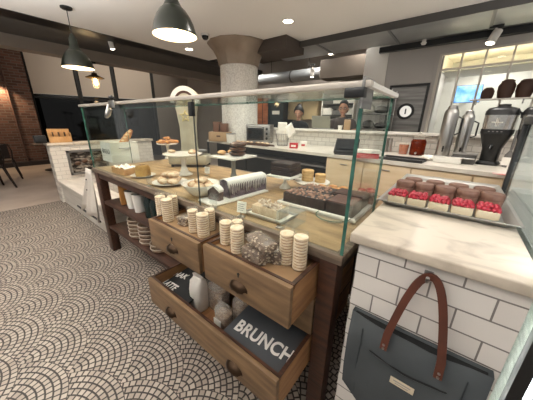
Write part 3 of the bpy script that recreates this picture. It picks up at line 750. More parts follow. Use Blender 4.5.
for a_, c_ in zip(vs, vs[1:]):
    for k in range(4): b.faces.new((a_[k], a_[(k + 1) % 4], c_[(k + 1) % 4], c_[k]))
b.faces.new(vs[0][::-1]); b.faces.new(vs[-1])
obj('column', b, M_sc, t, 40, bevel=.012)
def fan(r0, r1, y0, y1, a0, a1, zc, n=24):
    b = B(); poly = [(r1 * math.cos(a0 + (a1 - a0) * k / n), zc + r1 * math.sin(a0 + (a1 - a0) * k / n)) for k in range(n + 1)] + [(r0 * math.cos(a1 - (a1 - a0) * k / n), zc + r0 * math.sin(a1 - (a1 - a0) * k / n)) for k in range(n + 1)]
    prism(b, poly, y0, y1, 'xz'); return b
obj('fan_housing', fan(.02, .158, -.05, .05, -.06, PI + .06, .705), M_sc, t)
obj('fan_rim', fan(.118, .164, -.062, -.0502, -.06, PI + .06, .705), M_cream, t)
obj('fan_dial', fan(.092, .1175, -.056, -.0505, .0, PI - .0, .705), M_choc2, t)
obj('fan_face', fan(.03, .0915, -.057, -.0505, .0, PI, .705), M_sc, t)
b = B(); pts = []
for k in range(10):
    r = .062 if k % 2 == 0 else .026; pts.append((r * math.sin(k * PI / 5), 0, .56 + r * math.cos(k * PI / 5)))
tube(b, [Vector((x, -.068, z)) for x, _, z in pts], .008, 6, True); obj('star_emblem', b, M_gold, t)
b = B(); lathe(b, [(0, .17), (.13, .175), (.15, .185), (.13, .18), (0, .176)], (.06, -.02, 0), 28); box(b, -.02, .14, -.04, 0, .13, .175); obj('weighing_pan', b, M_steel_d, t)

# stand with dark doughnuts
c = at(229.5, 183); c.y += .05
cake_stand(c, .14, .225, 'square white cake stand holding a stack of dark doughnuts', True, M_porc, mat('grey_glass', '8F918C', .15, .2))
for k in range(3):
    b = B(); lathe(b, [(.014, .0), (.02, -.016), (.045, -.0205), (.064, -.010), (.066, .004), (.05, .015), (.024, .013), (.014, .0)], seg=28)
    tag(obj('doughnut', b, mat('glazed_doughnut', '3E2619', .35, col2='5E3C26', scale=18, bump=.3), None, 60, c + Vector((.05 + .006 * k, .0, .226 + .022 + k * .036))),
        ['dark glazed doughnut at the bottom of the stack of three', 'dark glazed doughnut in the middle of the stack of three', 'dark glazed doughnut on top of the stack of three'][k], 'doughnut', 'stacked doughnuts')
for k, (dx, dy) in enumerate(((-.09, -.04), (-.08, .07))):
    pastry(c + Vector((dx, dy, .226 + .018)), (.045, .035, .018), 'orange brown pastry beside the stack of dark doughnuts', 'pastries beside the doughnuts', 'glazed_pastry')

# iced loaf on white board
e0 = at(226, 201); e1 = at(264, 190.5); c = (e0 + e1) / 2; lz = math.atan2(e1.y - e0.y, e1.x - e0.x); LL = (e1 - e0).length
c.x -= .035
t = thing('serving_board', 'white rectangular serving board under the iced loaf', 'board', c + Vector((-.03 * math.cos(lz), -.03 * math.sin(lz), 0)), lz)
b = B(); box(b, -LL / 2 - .10, LL / 2 + .03, -.085, .085, .0, .012, .004); obj('board_plate', b, M_porc, t)
b = B(); box(b, -LL / 2 - .095, LL / 2 + .025, -.08, .08, .0121, .014); obj('board_well', b, M_white, t)
M_cake = mat('dark_berry_cake', '4E4146', .7, col2='766872', scale=22, bump=.3); M_ice = mat('white_icing', 'E8E2DA', .35)
t = thing('iced_loaf', 'loaf cake with white icing dripping down its sides', 'cake', c + Vector((.0, 0, .0145)), lz); t.scale = (LL / .25, 1.0, 1.12)
def loaf_poly(w, h, n=10): return [(-w, 0), (w, 0)] + [(w * math.cos(k * PI / n) * 1.05, h * .62 + h * .42 * math.sin(k * PI / n)) for k in range(n + 1)]
b = B(); prism(b, loaf_poly(.05, .10), -.11, .13, 'yz'); obj('loaf_body', b, M_cake, t)
b = B(); n = 44
top = []; random.seed(21)
dl = [rnd(.025, .068) if k % 2 else rnd(.0, .008) for k in range(n + 1)]
for k in range(n + 1):
    x = -.113 + .246 * k / n; d1 = dl[k]; d2 = dl[n - k]
    top.append([b.verts.new(q) for q in (((x, -.0535, .072 - d1), (x, -.0525, .078), (x, -.040, .095), (x, 0, .1065), (x, .040, .095), (x, .0525, .078), (x, .0535, .072 - d2)) if k % 2 else ((x, -.036 - d1, .0985 - d1), (x, -.033, .0995), (x, -.028, .101), (x, 0, .1065), (x, .028, .101), (x, .033, .0995), (x, .036 + d2, .0985 - d2)))])
for a_, c_ in zip(top, top[1:]):
    for k in range(6): b.faces.new((a_[k], a_[k + 1], c_[k + 1], c_[k]))
o = obj('icing', b, M_ice, t, 60); md = o.modifiers.new('thick', 'SOLIDIFY'); md.thickness = .004; md.offset = 1
t = thing('cake_slice', 'cut end slice of the iced loaf lying at the front of the board', 'cake slice', c + Vector((-(LL / 2 + .05) * math.cos(lz) - .0, -(LL / 2 + .05) * math.sin(lz), .0145)), lz + .25)
b = B(); prism(b, loaf_poly(.045, .085), -.02, .02, 'yz'); obj('slice_body', b, mat('slice_crumb', '4A3A36', .7, col2='6A5652', scale=25), t)
b = B(); prism(b, [(-.046, .05), (-.05, .07), (-.03, .09), (0, .097), (.03, .09), (.05, .07), (.046, .05), (.044, .06), (0, .09), (-.044, .06)], -.021, .021, 'yz'); obj('slice_icing', b, M_ice, t)

# crumble loaf on silver tray
c = at(262, 219); c.y += .07
t = thing('silver_tray', 'small silver rectangular tray under the crumble cake', 'tray', c, .02)
b = B(); box(b, -.125, .125, -.075, .075, 0, .006, .002); tube(b, [(-.125, -.075, .012), (.125, -.075, .012), (.125, .075, .012), (-.125, .075, .012)], .007, 8, True); obj('tray_body', b, M_steel, t)
b = B(); box(b, -.115, .115, -.065, .065, .0061, .0075); obj('tray_paper', b, M_paper, t)
t = thing('crumble_cake', 'pale crumble topped loaf cake on a silver tray near the glass', 'cake', c + Vector((0, 0, .0076)), .02)
b = B(); box(b, -.095, .095, -.05, .05, 0, .05, .008); obj('cake_body', b, mat('tan_sponge', 'B59C80', .7, col2='CDB89C', scale=20), t)
b = B()
for k in range(60): blob(b, (rnd(-.09, .09), rnd(-.046, .046), .05 + rnd(0, .012)), rnd(.006, .012), 1, .15)
o = obj('crumble', b, mat('crumble_bits', 'A08672', .7, col2='E0D2C0', scale=60), t); o['kind'] = 'stuff'

# chocolate slabs on stand
c = at(282, 189); c.y += .04
cake_stand(c, .105, .11, 'square white cake stand holding the stacked chocolate slabs', True)
for k in range(3):
    b = B(); box(b, -.088, .088, -.075, .075, 0, .031, .004, rot=Matrix.Rotation(rnd(-.12, .12), 3, 'Z'))
    tag(obj('chocolate_slab', b, M_choc, None, 40, c + Vector((0, 0, .1105 + k * .0315))), ['dark chocolate slab at the bottom of the stacked three', 'dark chocolate slab in the middle of the stacked three', 'dark chocolate slab on top of the stacked three'][k], 'chocolate cake', 'stacked chocolate slabs')
# sandwich biscuits on round stand
q = P(312, 181, Z=TZ + .062); c = Vector((q.x, q.y, TZ + .0005))
cake_stand(c, .135, .062, 'round white cake stand with two stacks of round biscuits')
lv = ['bottom', 'second', 'third', 'top']
for s_, (dx, dy, n_, r_) in enumerate(((-.035, -.01, 4, .047), (.062, .01, 3, .041))):
    for k in range(n_):
        b = B(); h_ = .0205
        lathe(b, [(0, 0), (r_ * .95, 0), (r_, h_ * .3), (r_, h_ * .75), (r_ * .93, h_), (r_ * .45, h_), (r_ * .4, h_ * .8), (0, h_ * .8)], seg=28)
        l_ = 'top' if k == n_ - 1 else lv[k]
        tag(obj('sandwich_biscuit', b, M_biscuit, None, 50, c + Vector((dx, dy, .0627 + k * (h_ + .0004)))), '%s round biscuit in the %s stack on the round stand' % (l_, ['taller left', 'shorter right'][s_]), 'biscuit', 'stacked round biscuits')

# tray of brownies
tx0, tx1, ty0, ty1 = -.815, -.335, 1.165, 1.62
t = thing('display_tray', 'large white rectangular tray of brownies by the right glass', 'tray', ((tx0 + tx1) / 2, (ty0 + ty1) / 2, TZ + .0005))
hw, hd = (tx1 - tx0) / 2, (ty1 - ty0) / 2
b = B(); box(b, -hw, hw, -hd, hd, 0, .008, .003); obj('tray_base', b, M_porc, t)
b = B(); tube(b, [(-hw, -hd, .016), (hw, -hd, .016), (hw, hd, .016), (-hw, hd, .016)], .010, 10, True); obj('tray_rim', b, M_porc, t)
M_brown = mat('brownie_side', '2B201D', .55, col2='3A2C28', scale=30); M_nut = mat('nut_topping', '7A5546', .6, col2='B48E76', scale=40)
def brownie(x0, x1, y0, y1, h, label, nuts, topm=M_choc2):
    t = thing('brownie_slab', label, 'brownie', ((x0 + x1) / 2, (y0 + y1) / 2, TZ + .0095), 0, 'brownie slabs on the white tray')
    hx, hy = (x1 - x0) / 2, (y1 - y0) / 2
    b = B(); box(b, -hx, hx, -hy, hy, 0, h, .004); obj('slab_body', b, M_brown, t)
    if nuts:
        b = B()
        for k in range(nuts): blob(b, (rnd(-hx, hx) * .95, rnd(-hy, hy) * .93, h + rnd(-.002, .005)), (rnd(.007, .012), rnd(.006, .009), .006), 1, .2, Matrix.Rotation(rnd(0, 6), 3, 'Z'))
        o = obj('nut_topping', b, M_nut, t); o['kind'] = 'stuff'
    else:
        b = B(); box(b, -hx + .002, hx - .002, -hy + .002, hy - .002, h + .0002, h + .008, .003); obj('icing_top', b, topm, t)
brownie(-.795, -.515, 1.185, 1.325, .07, 'front brownie slab with chopped nut topping on the white tray', 110)
brownie(-.505, -.36, 1.185, 1.345, .072, 'plain dark brownie slab nearest the right glass on the white tray', 0)
brownie(-.79, -.56, 1.345, 1.485, .068, 'second row nut brownie slab behind the front one', 70)
brownie(-.545, -.365, 1.365, 1.50, .07, 'plain dark brownie slab behind the one nearest the right glass', 0, mat('chocolate_icing', '3E241C', .4))
M_jam = mat('jam_top', '8A3B2A', .4, col2='B4583A', scale=15)
for k, (x, y) in enumerate(((-.70, 1.53), (-.63, 1.57), (-.58, 1.52), (-.50, 1.535), (-.56, 1.58))):
    t = thing('nut_biscuit', 'pale square biscuit with golden top behind the brownie slabs', 'biscuit', (x, y, TZ + .0095), rnd(-.3, .3), 'pale biscuits at the back of the tray')
    b = B(); box(b, -.028, .028, -.024, .024, 0, .055, .006); obj('biscuit_body', b, M_biscuit, t)
    b = B(); box(b, -.024, .024, -.02, .02, .0552, .064, .003); obj('biscuit_top', b, M_pastry, t)
for k, (x, y) in enumerate(((-.425, 1.535), (-.365, 1.535), (-.385, 1.59))):
    t = thing('jam_square', 'tall berry square with a red jam top at the right back of the tray', 'cake', (x, y, TZ + .0095), 0, 'berry squares on the tray')
    b = B(); box(b, -.026, .026, -.026, .026, 0, .075, .004); obj('square_body', b, mat('berry_side', '5B3A3A', .6, col2='A07870', scale=25), t)
    b = B(); blob(b, (0, 0, .077), (.026, .026, .01), 2, .1); obj('jam_top', b, M_jam, t)

# clear dishes
c = at(329, 222); c.y += .045
t = thing('glass_dish', 'shallow clear glass dish in front of the brownie tray', 'dish', c)
b = B(); lathe(b, [(0, .002), (.06, 0), (.065, 0), (.088, .022), (.092, .022), (.068, .004), (0, .006)], seg=36); obj('dish_body', b, M_acryl, t)
b = B(); lathe(b, [(.088, .0225), (.092, .0225), (.092, .0245), (.088, .0245), (.088, .0225)], seg=36); obj('dish_rim', b, M_edge, t)
c = at(285, 226); c.y += .06
t = thing('acrylic_riser', 'clear acrylic riser block beside the silver tray', 'riser', c, .02)
b = B(); rect_frame(b, -.055, .055, 0, .065, .004, -.055, .055); obj('riser_body', b, M_acryl, t)
b = B(); box(b, -.05, .05, -.05, .05, .0651, .067); obj('riser_top', b, M_acryl, t)

# price cards
cards = [(125, 174, 'small price card in front of the low wooden tray'), (149, 186, 'small price card in front of the scone plate'), (207, 176, 'small price card behind the white bowl'),
         (213, 208, 'small price card before the cut loaf slice'), (241, 217, 'white price card left of the silver tray'), (280, 228, 'small price card by the acrylic riser'), (258, 190, 'small price card behind the iced loaf')]
for x, y, l in cards:
    c = at(x, y); t = thing('price_card', l, 'price card', c, math.radians(12), 'price cards in the glass case')
    b = B(); box(b, -.02, .02, -.012, .012, 0, .006, .001); cyl(b, (0, 0, .006), (0, 0, .028), .0025, seg=8); obj('card_clip', b, M_steel, t)
    b = B(); box(b, -.028, .028, -.0015, .0015, .024, .085, rot=Matrix.Rotation(-.15, 3, 'X')); cd = obj('card', b, M_paper if 'white' in l else M_acryl, t)
    if 'white' in l:
        b = B()
        for k in range(4): box(b, -.02, .012 + .006 * (k % 2), -.0024, -.0016, .036 + k * .011, .039 + k * .011, rot=Matrix.Rotation(-.15, 3, 'X'))
        obj('print_line', b, M_grey, cd)

# ------------------------------------------------------------------ cookie rolls and bars in the drawers
M_cook = mat('cookie_stack', 'D8BF9C', .7, col2='EADBC4', scale=40, stretch=(1, 1, 3)); M_gap = mat('cookie_filling', '8A6242', .8)
def roll(x, y, z, h, r, label, lean=0.):
    p = P(x, y, Z=z); t = thing('cookie_roll', label, 'cookies', (p.x, min(p.y + r * .7, TY0 - r - .006), z + .0006), rnd(0, 6), 'wrapped cookie rolls in the drawers')
    n = max(6, int(h / .013)); pr = [(0, 0)]
    for k in range(n):
        z0 = .004 + (h - .006) * k / n; dz = (h - .006) / n
        pr += [(r * .70, z0), (r * .90, z0 + dz * .12), (r * .92, z0 + dz * .5), (r * .90, z0 + dz * .74), (r * .70, z0 + dz * .86)]
    pr += [(0, h - .002)]
    b = B(); lathe(b, pr, seg=20); ck = obj('cookies', b, M_cook, t)
    b = B(); lathe(b, [(0, .003), (r * .82, .003), (r * .82, h - .006), (0, h - .006)], seg=20); obj('filling', b, M_gap, ck)
    b = B(); lathe(b, [(r * .95, 0), (r, .01), (r, h), (r * .93, h + .012), (r * .6, h + .016)], seg=20, wob=lambda k, z: 1 + .02 * math.sin(k * 2.1)); obj('wrapper', b, M_cello, t)
    t.rotation_euler = (lean, 0, t.rotation_euler[2]) if False else t.rotation_euler
    return t
ZL, ZR = .858, .860
for x, y, h, r, l in ((159, 217, .14, .033, 'wrapped cookie roll at the far left of the left drawer'), (165, 222, .145, .036, 'wrapped cookie roll at the front of the left group in the left drawer'), (175, 214, .13, .034, 'wrapped cookie roll at the right of the left group in the left drawer'),
                       (191, 233, .135, .030, 'left wrapped cookie roll of the right group in the left drawer'), (200, 238, .135, .035, 'front wrapped cookie roll of the right group in the left drawer'), (208, 231, .13, .031, 'rear wrapped cookie roll of the right group in the left drawer')):
    roll(x, y, ZL, h, r, l)
for x, y, h, r, l in ((223, 245, .125, .033, 'wrapped cookie roll at the left end of the right drawer'), (234, 254, .135, .034, 'wrapped cookie roll left of the stacked nut bars in the right drawer'), (240, 240, .12, .030, 'wrapped cookie roll at the back behind the nut bars'),
                       (284, 264, .15, .034, 'wrapped cookie roll just right of the nut bars in the right drawer'), (297, 270, .155, .033, 'wrapped cookie roll at the right end of the right drawer')):
    roll(x, y, ZR, h, r, l)
M_bar = mat('nut_bar', '4A362B', .7, col2='76604F', scale=30, bump=.4); M_oat = mat('pale_nuts', '96826C', .7, col2='C2B29C', scale=50)
def nutbar(c, s, rz, label, seed):
    random.seed(seed); t = thing('nut_bar', label, 'nut bar', c, rz, 'wrapped nut bars')
    hx, hy, hz = s
    b = B(); box(b, -hx, hx, -hy, hy, 0, hz, .006); obj('bar_body', b, M_bar, t)
    b = B()
    for k in range(38):
        f = random.choice('tfr'); q = (rnd(-hx, hx), rnd(-hy, hy), hz) if f == 't' else ((rnd(-hx, hx), -hy, rnd(.005, hz)) if f == 'f' else (hx, rnd(-hy, hy), rnd(.005, hz)))
        blob(b, q, (rnd(.004, .007), rnd(.004, .007), rnd(.002, .005)), 1, .2)
    o = obj('nuts', b, M_oat, t); o['kind'] = 'stuff'
    b = B(); box(b, -hx - .004, hx + .004, -hy - .006, hy + .004, .0005, hz + .006, .006); obj('wrapper', b, M_cello, t)
p = P(251, 264, Z=ZR)
nutbar((p.x - .005, p.y + .045, ZR + .0006), (.058, .042, .058), -.10, 'dark wrapped nut bar block at the bottom of the pair in the right drawer', 3)
nutbar((p.x + .02, p.y + .045, ZR + .0795), (.072, .034, .034), -.32, 'pale wrapped nut bar block on top of the pair in the right drawer', 4)
p = P(268, 258, Z=ZR); nutbar((p.x + .045, min(p.y + .10, .755), ZR + .0006), (.028, .030, .06), .3, 'small wrapped nut bar standing behind the stacked pair', 6)
p = P(181, 226, Z=ZL); nutbar((p.x, min(p.y + .03, .765), ZL + .0006), (.034, .026, .05), .2, 'small wrapped nut bar between the two cookie groups of the left drawer', 5)

# ------------------------------------------------------------------ lower drawer: chalk boards and bags
M_chalk = mat('chalkboard', '1E2022', .7, col2='2A2C2E', scale=4); M_chk = mat('chalk_white', 'D8D4CE', .9)
DZ = .319
def board(c, w, d, rz, tilt, label, lines, m=M_chalk):
    t = thing('chalk_board', label, 'sign', c, rz, 'chalk boards in the low drawer'); t.rotation_euler = (tilt, 0, rz)
    b = B(); box(b, -w / 2, w / 2, -d / 2, d / 2, -.012, 0, .002); bd = obj('board_panel', b, m, t)
    for (s, sz, x, y, rot, sxx, sh) in lines:
        o = text_obj('chalk_lettering', s, sz, M_chk, t, (x, y, .0006), (0, 0, rot), .0004, .0035 * sz / .12, 1.05, sh); o.scale = (sxx, 1, 1)
    return t
pb = P(262, 338, Z=.445)
board((-.575, .80, .442), .36, .44, .02, .10, 'dark grey chalk board lettered BRUNCH lying in the low drawer', [('BRUNCH', .092, pb.x + .575, pb.y - .80, .04, .86, 0)], mat('grey_chalkboard', '33363A', .55, col2='3E4145', scale=3))
def on_board(x, y, zc, yc, tilt):
    z = zc
    for _ in range(12): q = P(x, y, Z=z); z = zc + (q.y - yc) * math.tan(tilt)
    return q
p1 = on_board(179, 275, .428, .80, .10); p2 = on_board(169.5, 285, .428, .80, .10)
board((-1.215, .80, .428), .29, .44, 0, .10, 'black chalk board with slanted drink names at the left of the low drawer', [('SHAK', .062, p1.x + 1.215, p1.y - .80, .25, .85, .25), ('LATTE', .065, p2.x + 1.215, p2.y - .80, .05, .65, .2)], mat('black_chalkboard', '101112', .7))
def bag(px, py, z, w, d, h, label, m, inner=None, lab=False, rz=0.):
    p = P(px, py, Z=z); t = thing('food_bag', label, 'bag', (p.x, p.y + d * .5, z + .0006), rz, 'packed bags in the low drawer')
    secs = [(0, w * .46, d * .44), (.01, w * .5, d * .5), (h * .6, w * .5, d * .5), (h * .84, w * .48, d * .40), (h * .90, w * .40, d * .18), (h * .95, w * .36, d * .10), (h, w * .44, d * .12)]
    def shell(bm, k0, zz):
        rings = [[bm.verts.new((a * k0 * math.copysign(abs(math.cos(u)) ** .6, math.cos(u)) * (1 + .03 * math.sin(5 * u + z_ * 40)), e * k0 * math.copysign(abs(math.sin(u)) ** .6, math.sin(u)), z_)) for u in [2 * PI * j / 20 for j in range(20)]] for z_, a, e in zz]
        for r0, r1 in zip(rings, rings[1:]):
            for j in range(20): bm.faces.new((r0[j], r0[(j + 1) % 20], r1[(j + 1) % 20], r1[j]))
        bm.faces.new(rings[0][::-1]); bm.faces.new(rings[-1])
    b = B(); shell(b, 1, secs); obj('bag_skin', b, m, t, 60)
    if inner:
        b = B(); shell(b, .93, [(z_ + .002, a, e) for z_, a, e in secs[:3]]); obj('filling', b, inner, t, 60)
    if lab:
        b = B(); box(b, -w * .36, w * .2, -d * .5 - .004, -d * .5 - .002, h * .12, h * .5); obj('paper_label', b, M_paper, t)
M_gran = mat('granola', '6A4A36', .8, col2='A58668', scale=60, bump=.4)
bag(194, 311, DZ, .105, .095, .235, 'tall white bag standing in the low drawer beside the black board', mat('white_bag', 'DCD5CC', .5))
bag(213, 311, DZ, .16, .10, .25, 'tall clear bag of granola behind the small labelled bag', M_cloud, M_gran)
bag(219, 331, DZ, .10, .08, .16, 'small clear granola bag with a white paper label', M_cloud, M_gran, True)
bag(236, 325, DZ, .09, .08, .18, 'clear brown granola bag right of the labelled one', M_cloud, M_gran)

# ------------------------------------------------------------------ open shelves at the left of the table
MS, LS = .612, .322
def shelf_at(x, y, z, dy=0.): p = P(x, y, Z=z); return Vector((p.x, max(p.y, TY0 + .03) + dy, z + .0006))
c = shelf_at(116, 205, MS, .10); t = thing('paper_bag', 'orange brown paper bag on the upper open shelf', 'bag', c, -.3)
b = B(); box(b, -.085, .085, -.05, .05, 0, .20, .012); obj('bag_body', b, mat('kraft_paper', '9C6A34', .8, col2='B5803F', scale=8, bump=.3), t)
b = B(); box(b, -.08, .08, -.03, .03, .2005, .25, .006, rot=Matrix.Rotation(.1, 3, 'X')); obj('folded_top', b, mat('kraft_fold', '8A5C2E', .8), t)
for k, (x, y, l) in enumerate(((127, 209, 'white tin canister beside the orange paper bag on the shelf'), (134, 213, 'white tin canister nearest the dark bottles on the shelf'))):
    c = shelf_at(x, y, MS, .06)
    t = thing('white_canister', l, 'canister', c, 0, 'white canisters on the shelf')
    b = B(); lathe(b, [(0, 0), (.045, 0), (.058, .175), (.054, .175), (.042, .01), (0, .01)], seg=28); obj('canister_body', b, M_porc, t)
    b = B(); lathe(b, [(0, .15), (.0525, .15), (.0525, .158), (0, .160)], seg=24); obj('dark_fill', b, M_black, t)  # black disc just below the canister mouth
M_bot = mat('dark_green_bottle', '1B2A27', .15)
for k, (x, y, l) in enumerate(((144, 219, 'dark green bottle next to the white canisters'), (150, 222, 'dark green bottle in the middle of the three on the shelf'), (157, 226, 'dark green bottle nearest the left drawer'))):
    c = shelf_at(x, y, MS, .06)
    t = thing('green_bottle', l, 'bottle', c, 0, 'dark bottles on the shelf')
    b = B(); lathe(b, [(0, 0), (.038, 0), (.04, .01), (.04, .15), (.03, .185), (.015, .205), (.015, .24), (0, .24)], seg=24); obj('bottle_body', b, M_bot, t)
    b = B(); cyl(b, (0, 0, .2405), (0, 0, .262), .017, seg=16); obj('cap', b, M_black, t)
M_wick = mat('woven_rattan', '7A5E48', .7, col2='A8917A', scale=60, stretch=(1, 1, 4), bump=.5)
for s_, (x, y, n_, l) in enumerate(((132, 240, 5, 'left stack'), (143, 247, 5, 'middle stack'), (157, 253, 2, 'low right stack'))):
    c = shelf_at(x - 4, y, LS, .08)
    for k in range(n_):
        t = thing('rattan_bowl', '%s rattan bowl in the %s on the bottom shelf' % (['lowest', 'second', 'third', 'fourth', 'topmost'][k] if n_ == 5 else ['lower', 'upper'][k], l), 'bowl', c + Vector((0, 0, k * .0405)), 0, 'stacked rattan bowls')
        b = B(); lathe(b, [(0, 0), (.06, 0), (.082, .012), (.09, .034), (.085, .034), (.076, .014), (.055, .006), (0, .006)], seg=28); obj('bowl_body', b, M_wick, t)
        b = B(); lathe(b, [(.086, .0342), (.093, .0342), (.093, .0400), (.086, .0400), (.086, .0342)], seg=28); obj('pale_rim', b, mat('pale_rim', 'BDAE9E', .6), t)
c = shelf_at(118, 232, LS, .25); t = thing('dark_jar', 'dark round jar at the left end of the bottom shelf', 'jar', c)
b = B(); lathe(b, [(0, 0), (.06, 0), (.068, .02), (.068, .11), (.05, .13), (0, .13)], seg=24); obj('jar_body', b, mat('dark_glazed_jar', '26282B', .25), t)
b = B(); lathe(b, [(0, .1305), (.052, .1305), (.052, .15), (0, .155)], seg=24); obj('lid', b, M_dgrey, t)
random.seed(11)
# ------------------------------------------------------------------ tiled marble counter at the right
M_sub = brick_mat('white_subway_tiles', 'D2CBC4', 'DAD4CD', '7E7874', .153, .0755, .0028, (-.055 + .0775, .849 - .0755 * 12 + .0), axis='xz', rough=.25, bump=.5)
t = thing('marble_counter', 'white subway tiled counter with a thick marble top right of the wooden table', 'counter', (.015, 1.46, 0))
b = B(); box(b, -.222, .218, -.647, .66, .0, 1.043); obj('tiled_body', b, M_sub, t)
b = B(); box(b, -.250, .228, -.672, .68, 1.0435, 1.08, .006, seg=3); obj('marble_top', b, M_marble, t)

# sheet pan and desserts
trz = .0; tc = Vector((.0, 1.575, 1.0805)); TR = Matrix.Rotation(trz, 3, 'Z')
t = thing('sheet_pan', 'large pale rimmed sheet pan of desserts on the marble counter', 'tray', tc, trz)
M_pan = mat('pale_pan', 'A5A29C', .35, .35)
hw, hd = .210, .36
b = B(); box(b, -hw, hw, -hd, hd, .0, .004, .001); obj('pan_base', b, M_pan, t)
b = B(); rs = []
for (k, z) in ((0, .003), (.028, .026), (.038, .028), (.038, .024)):
    rs.append([b.verts.new(q) for q in ((-hw - k, -hd - k, z), (hw + k, -hd - k, z), (hw + k, hd + k, z), (-hw - k, hd + k, z))])
for a_, c_ in zip(rs, rs[1:]):
    for k in range(4): b.faces.new((a_[k], a_[(k + 1) % 4], c_[(k + 1) % 4], c_[k]))
o = obj('pan_rim', b, M_pan, t, 20); md = o.modifiers.new('thick', 'SOLIDIFY'); md.thickness = .002
M_berry = mat('raspberry_red', '8E1022', .35, col2='B4263A', scale=60, bump=.5, spec=.6); M_cup = mat('cream_pastry_cup', 'C6B496', .55); M_cupw = mat('white_paper_cup', 'DAD2C6', .6)
pos5 = ['leftmost', 'second from the left', 'middle', 'fourth from the left', 'rightmost']
bx = [P(x, y, Z=1.09) for x, y in ((393, 204), (414.5, 207.5), (437, 210.5), (460, 214), (484.5, 218))]
random.seed(5); BERRY = []
for k in range(5):
    b = B(); blob(b, (0, 0, 0), (.0088, .0088, .0098), 2, .09); me = bpy.data.meshes.new('raspberry'); b.to_mesh(me); b.free(); me.materials.append(M_berry); me.polygons.foreach_set('use_smooth', [True] * len(me.polygons)); BERRY.append(me)
for k in range(5):
    lx = -.180 + k * .0835; q = tc + TR @ Vector((lx, -.29 + .012 * k / 4, .005))
    t = thing('raspberry_tart', '%s cream tart topped with raspberries in the front row of the pan' % pos5[k], 'tart', q, trz, 'raspberry tarts in the front row')
    b = B(); box(b, -.0375, .0375, -.0375, .0375, 0, .036, .007); obj('cream_cup', b, M_cup, t)
    berries = [(-.030 + i * .015 + rnd(-.002, .002), -.030 + j * .015 + rnd(-.002, .002), .041 + rnd(-.001, .002)) for i in range(5) for j in range(5)]
    berries += [(-.0225 + i * .015 + rnd(-.003, .003), -.0225 + j * .015 + rnd(-.003, .003), .0505 + rnd(-.001, .003)) for i in range(4) for j in range(4)]
    for (x, y, z) in berries:
        o = bpy.data.objects.new('raspberry', random.choice(BERRY)); COL.objects.link(o); o.parent = t; o.location = (x, y, z); o.rotation_euler = (rnd(0, 3), rnd(0, 3), 0)
M_pud = mat('cocoa_top', '6A4A3C', .6, col2='7C5A4A', scale=30)
def choc(lx, ly, label, r=.040):
    q = tc + TR @ Vector((lx, ly, .005))
    t = thing('chocolate_cup', label, 'dessert', q, 0, 'chocolate desserts on the pan')
    b = B(); lathe(b, [(0, 0), (r * .86, 0), (r, .054), (0, .054)], seg=28); obj('paper_cup', b, M_cupw if False else mat('cocoa_cup', '8C6A5A', .5), t)
    b = B(); lathe(b, [(0, .0545), (r * .99, .0545), (r * 1.03, .065), (r * 1.02, .078), (r * .9, .084), (r * .5, .082), (0, .083)], seg=28); obj('cocoa_top', b, M_pud, t)
for k in range(5):
    choc(-.174 + k * .0855, -.172, '%s chocolate dessert cup in the row right behind the raspberry tarts' % pos5[k])
for k in range(4):
    choc(-.150 + k * .098, -.068, '%s chocolate dessert cup in the back row of the pan' % ['leftmost', 'second from left', 'third from left', 'rightmost'][k])

# ------------------------------------------------------------------ tote bag hanging on the tiles
M_canv = mat('charcoal_canvas', '3A3E40', .85, col2='464A4C', scale=4, bump=.15); M_lea = mat('brown_leather', '4A2618', .45, col2='5E3020', scale=8, bump=.1)
t = thing('tote_bag', 'charcoal canvas tote bag with brown leather handle hanging against the white tiles', 'bag', (.017, .785, .338))
def ring(hw, y0, y1, z, n=9, sag=0.):
    pts = []
    for k in range(n): u = -1 + 2 * k / (n - 1); pts.append((u * hw, y0 - .012 * (1 - u * u) + .004 * math.sin(u * 7 + z * 20), z - sag * (1 - u * u)))
    for k in range(n): u = 1 - 2 * k / (n - 1); pts.append((u * hw, y1, z - sag * .3 * (1 - u * u)))
    return pts
secs = [(.085, -.022, .018, .008), (.10, -.030, .02, .022), (.192, -.036, .02, .105), (.196, -.034, .02, .20), (.199, -.026, .02, .32), (.200, -.010, .02, .438)]
b = B(); rg = [[b.verts.new(q) for q in ring(hw_, y0, y1, z, sag=.008 if i == 5 else 0)] for i, (hw_, y0, y1, z) in enumerate(secs)]
for a_, c_ in zip(rg, rg[1:]):
    m_ = len(a_)
    for k in range(m_): b.faces.new((a_[k], a_[(k + 1) % m_], c_[(k + 1) % m_], c_[k]))
b.faces.new(rg[0][::-1])
o = obj('canvas_body', b, M_canv, t, 50); md = o.modifiers.new('thick', 'SOLIDIFY'); md.thickness = .004
b = B(); rg = [[b.verts.new((x * .97, y * .8, z)) for x, y, z in ring(.196, -.008, .018, .428, sag=.01)]]; b.faces.new(rg[0]); obj('bag_inside', b, mat('bag_mouth_shade', '0E0F10', .9), t)  # near-black sheet under the rim stands for the shade inside the bag
b = B(); tube(b, [(-.115 + .23 * k / 8, -.044 + .010 * abs(k - 4) / 4, .325 - .010 * math.sin(k * PI / 8)) for k in range(9)], .0035, 6); obj('pocket_slit', b, M_blackp, t)
for sx in (-.15, .15):
    b = B(); tube(b, [(sx, -.028, .40), (sx * .99, -.040, .2), (sx * .93, -.040, .10)], .0022, 6); obj('seam', b, mat('seam_thread', '2C3134', .8), t)
hp = []
for k in range(21):
    u = -1 + 2 * k / 20; hp.append(Vector((.004 + .076 * u * (1 - .16 * (1 - abs(u))), -.036 + .040 * (1 - u * u) ** .7, .43 + .245 * (1 - abs(u) ** 2.4))))
hp = [Vector((-.074, -.044, .372))] + hp + [Vector((.082, -.044, .372))]
b = B()
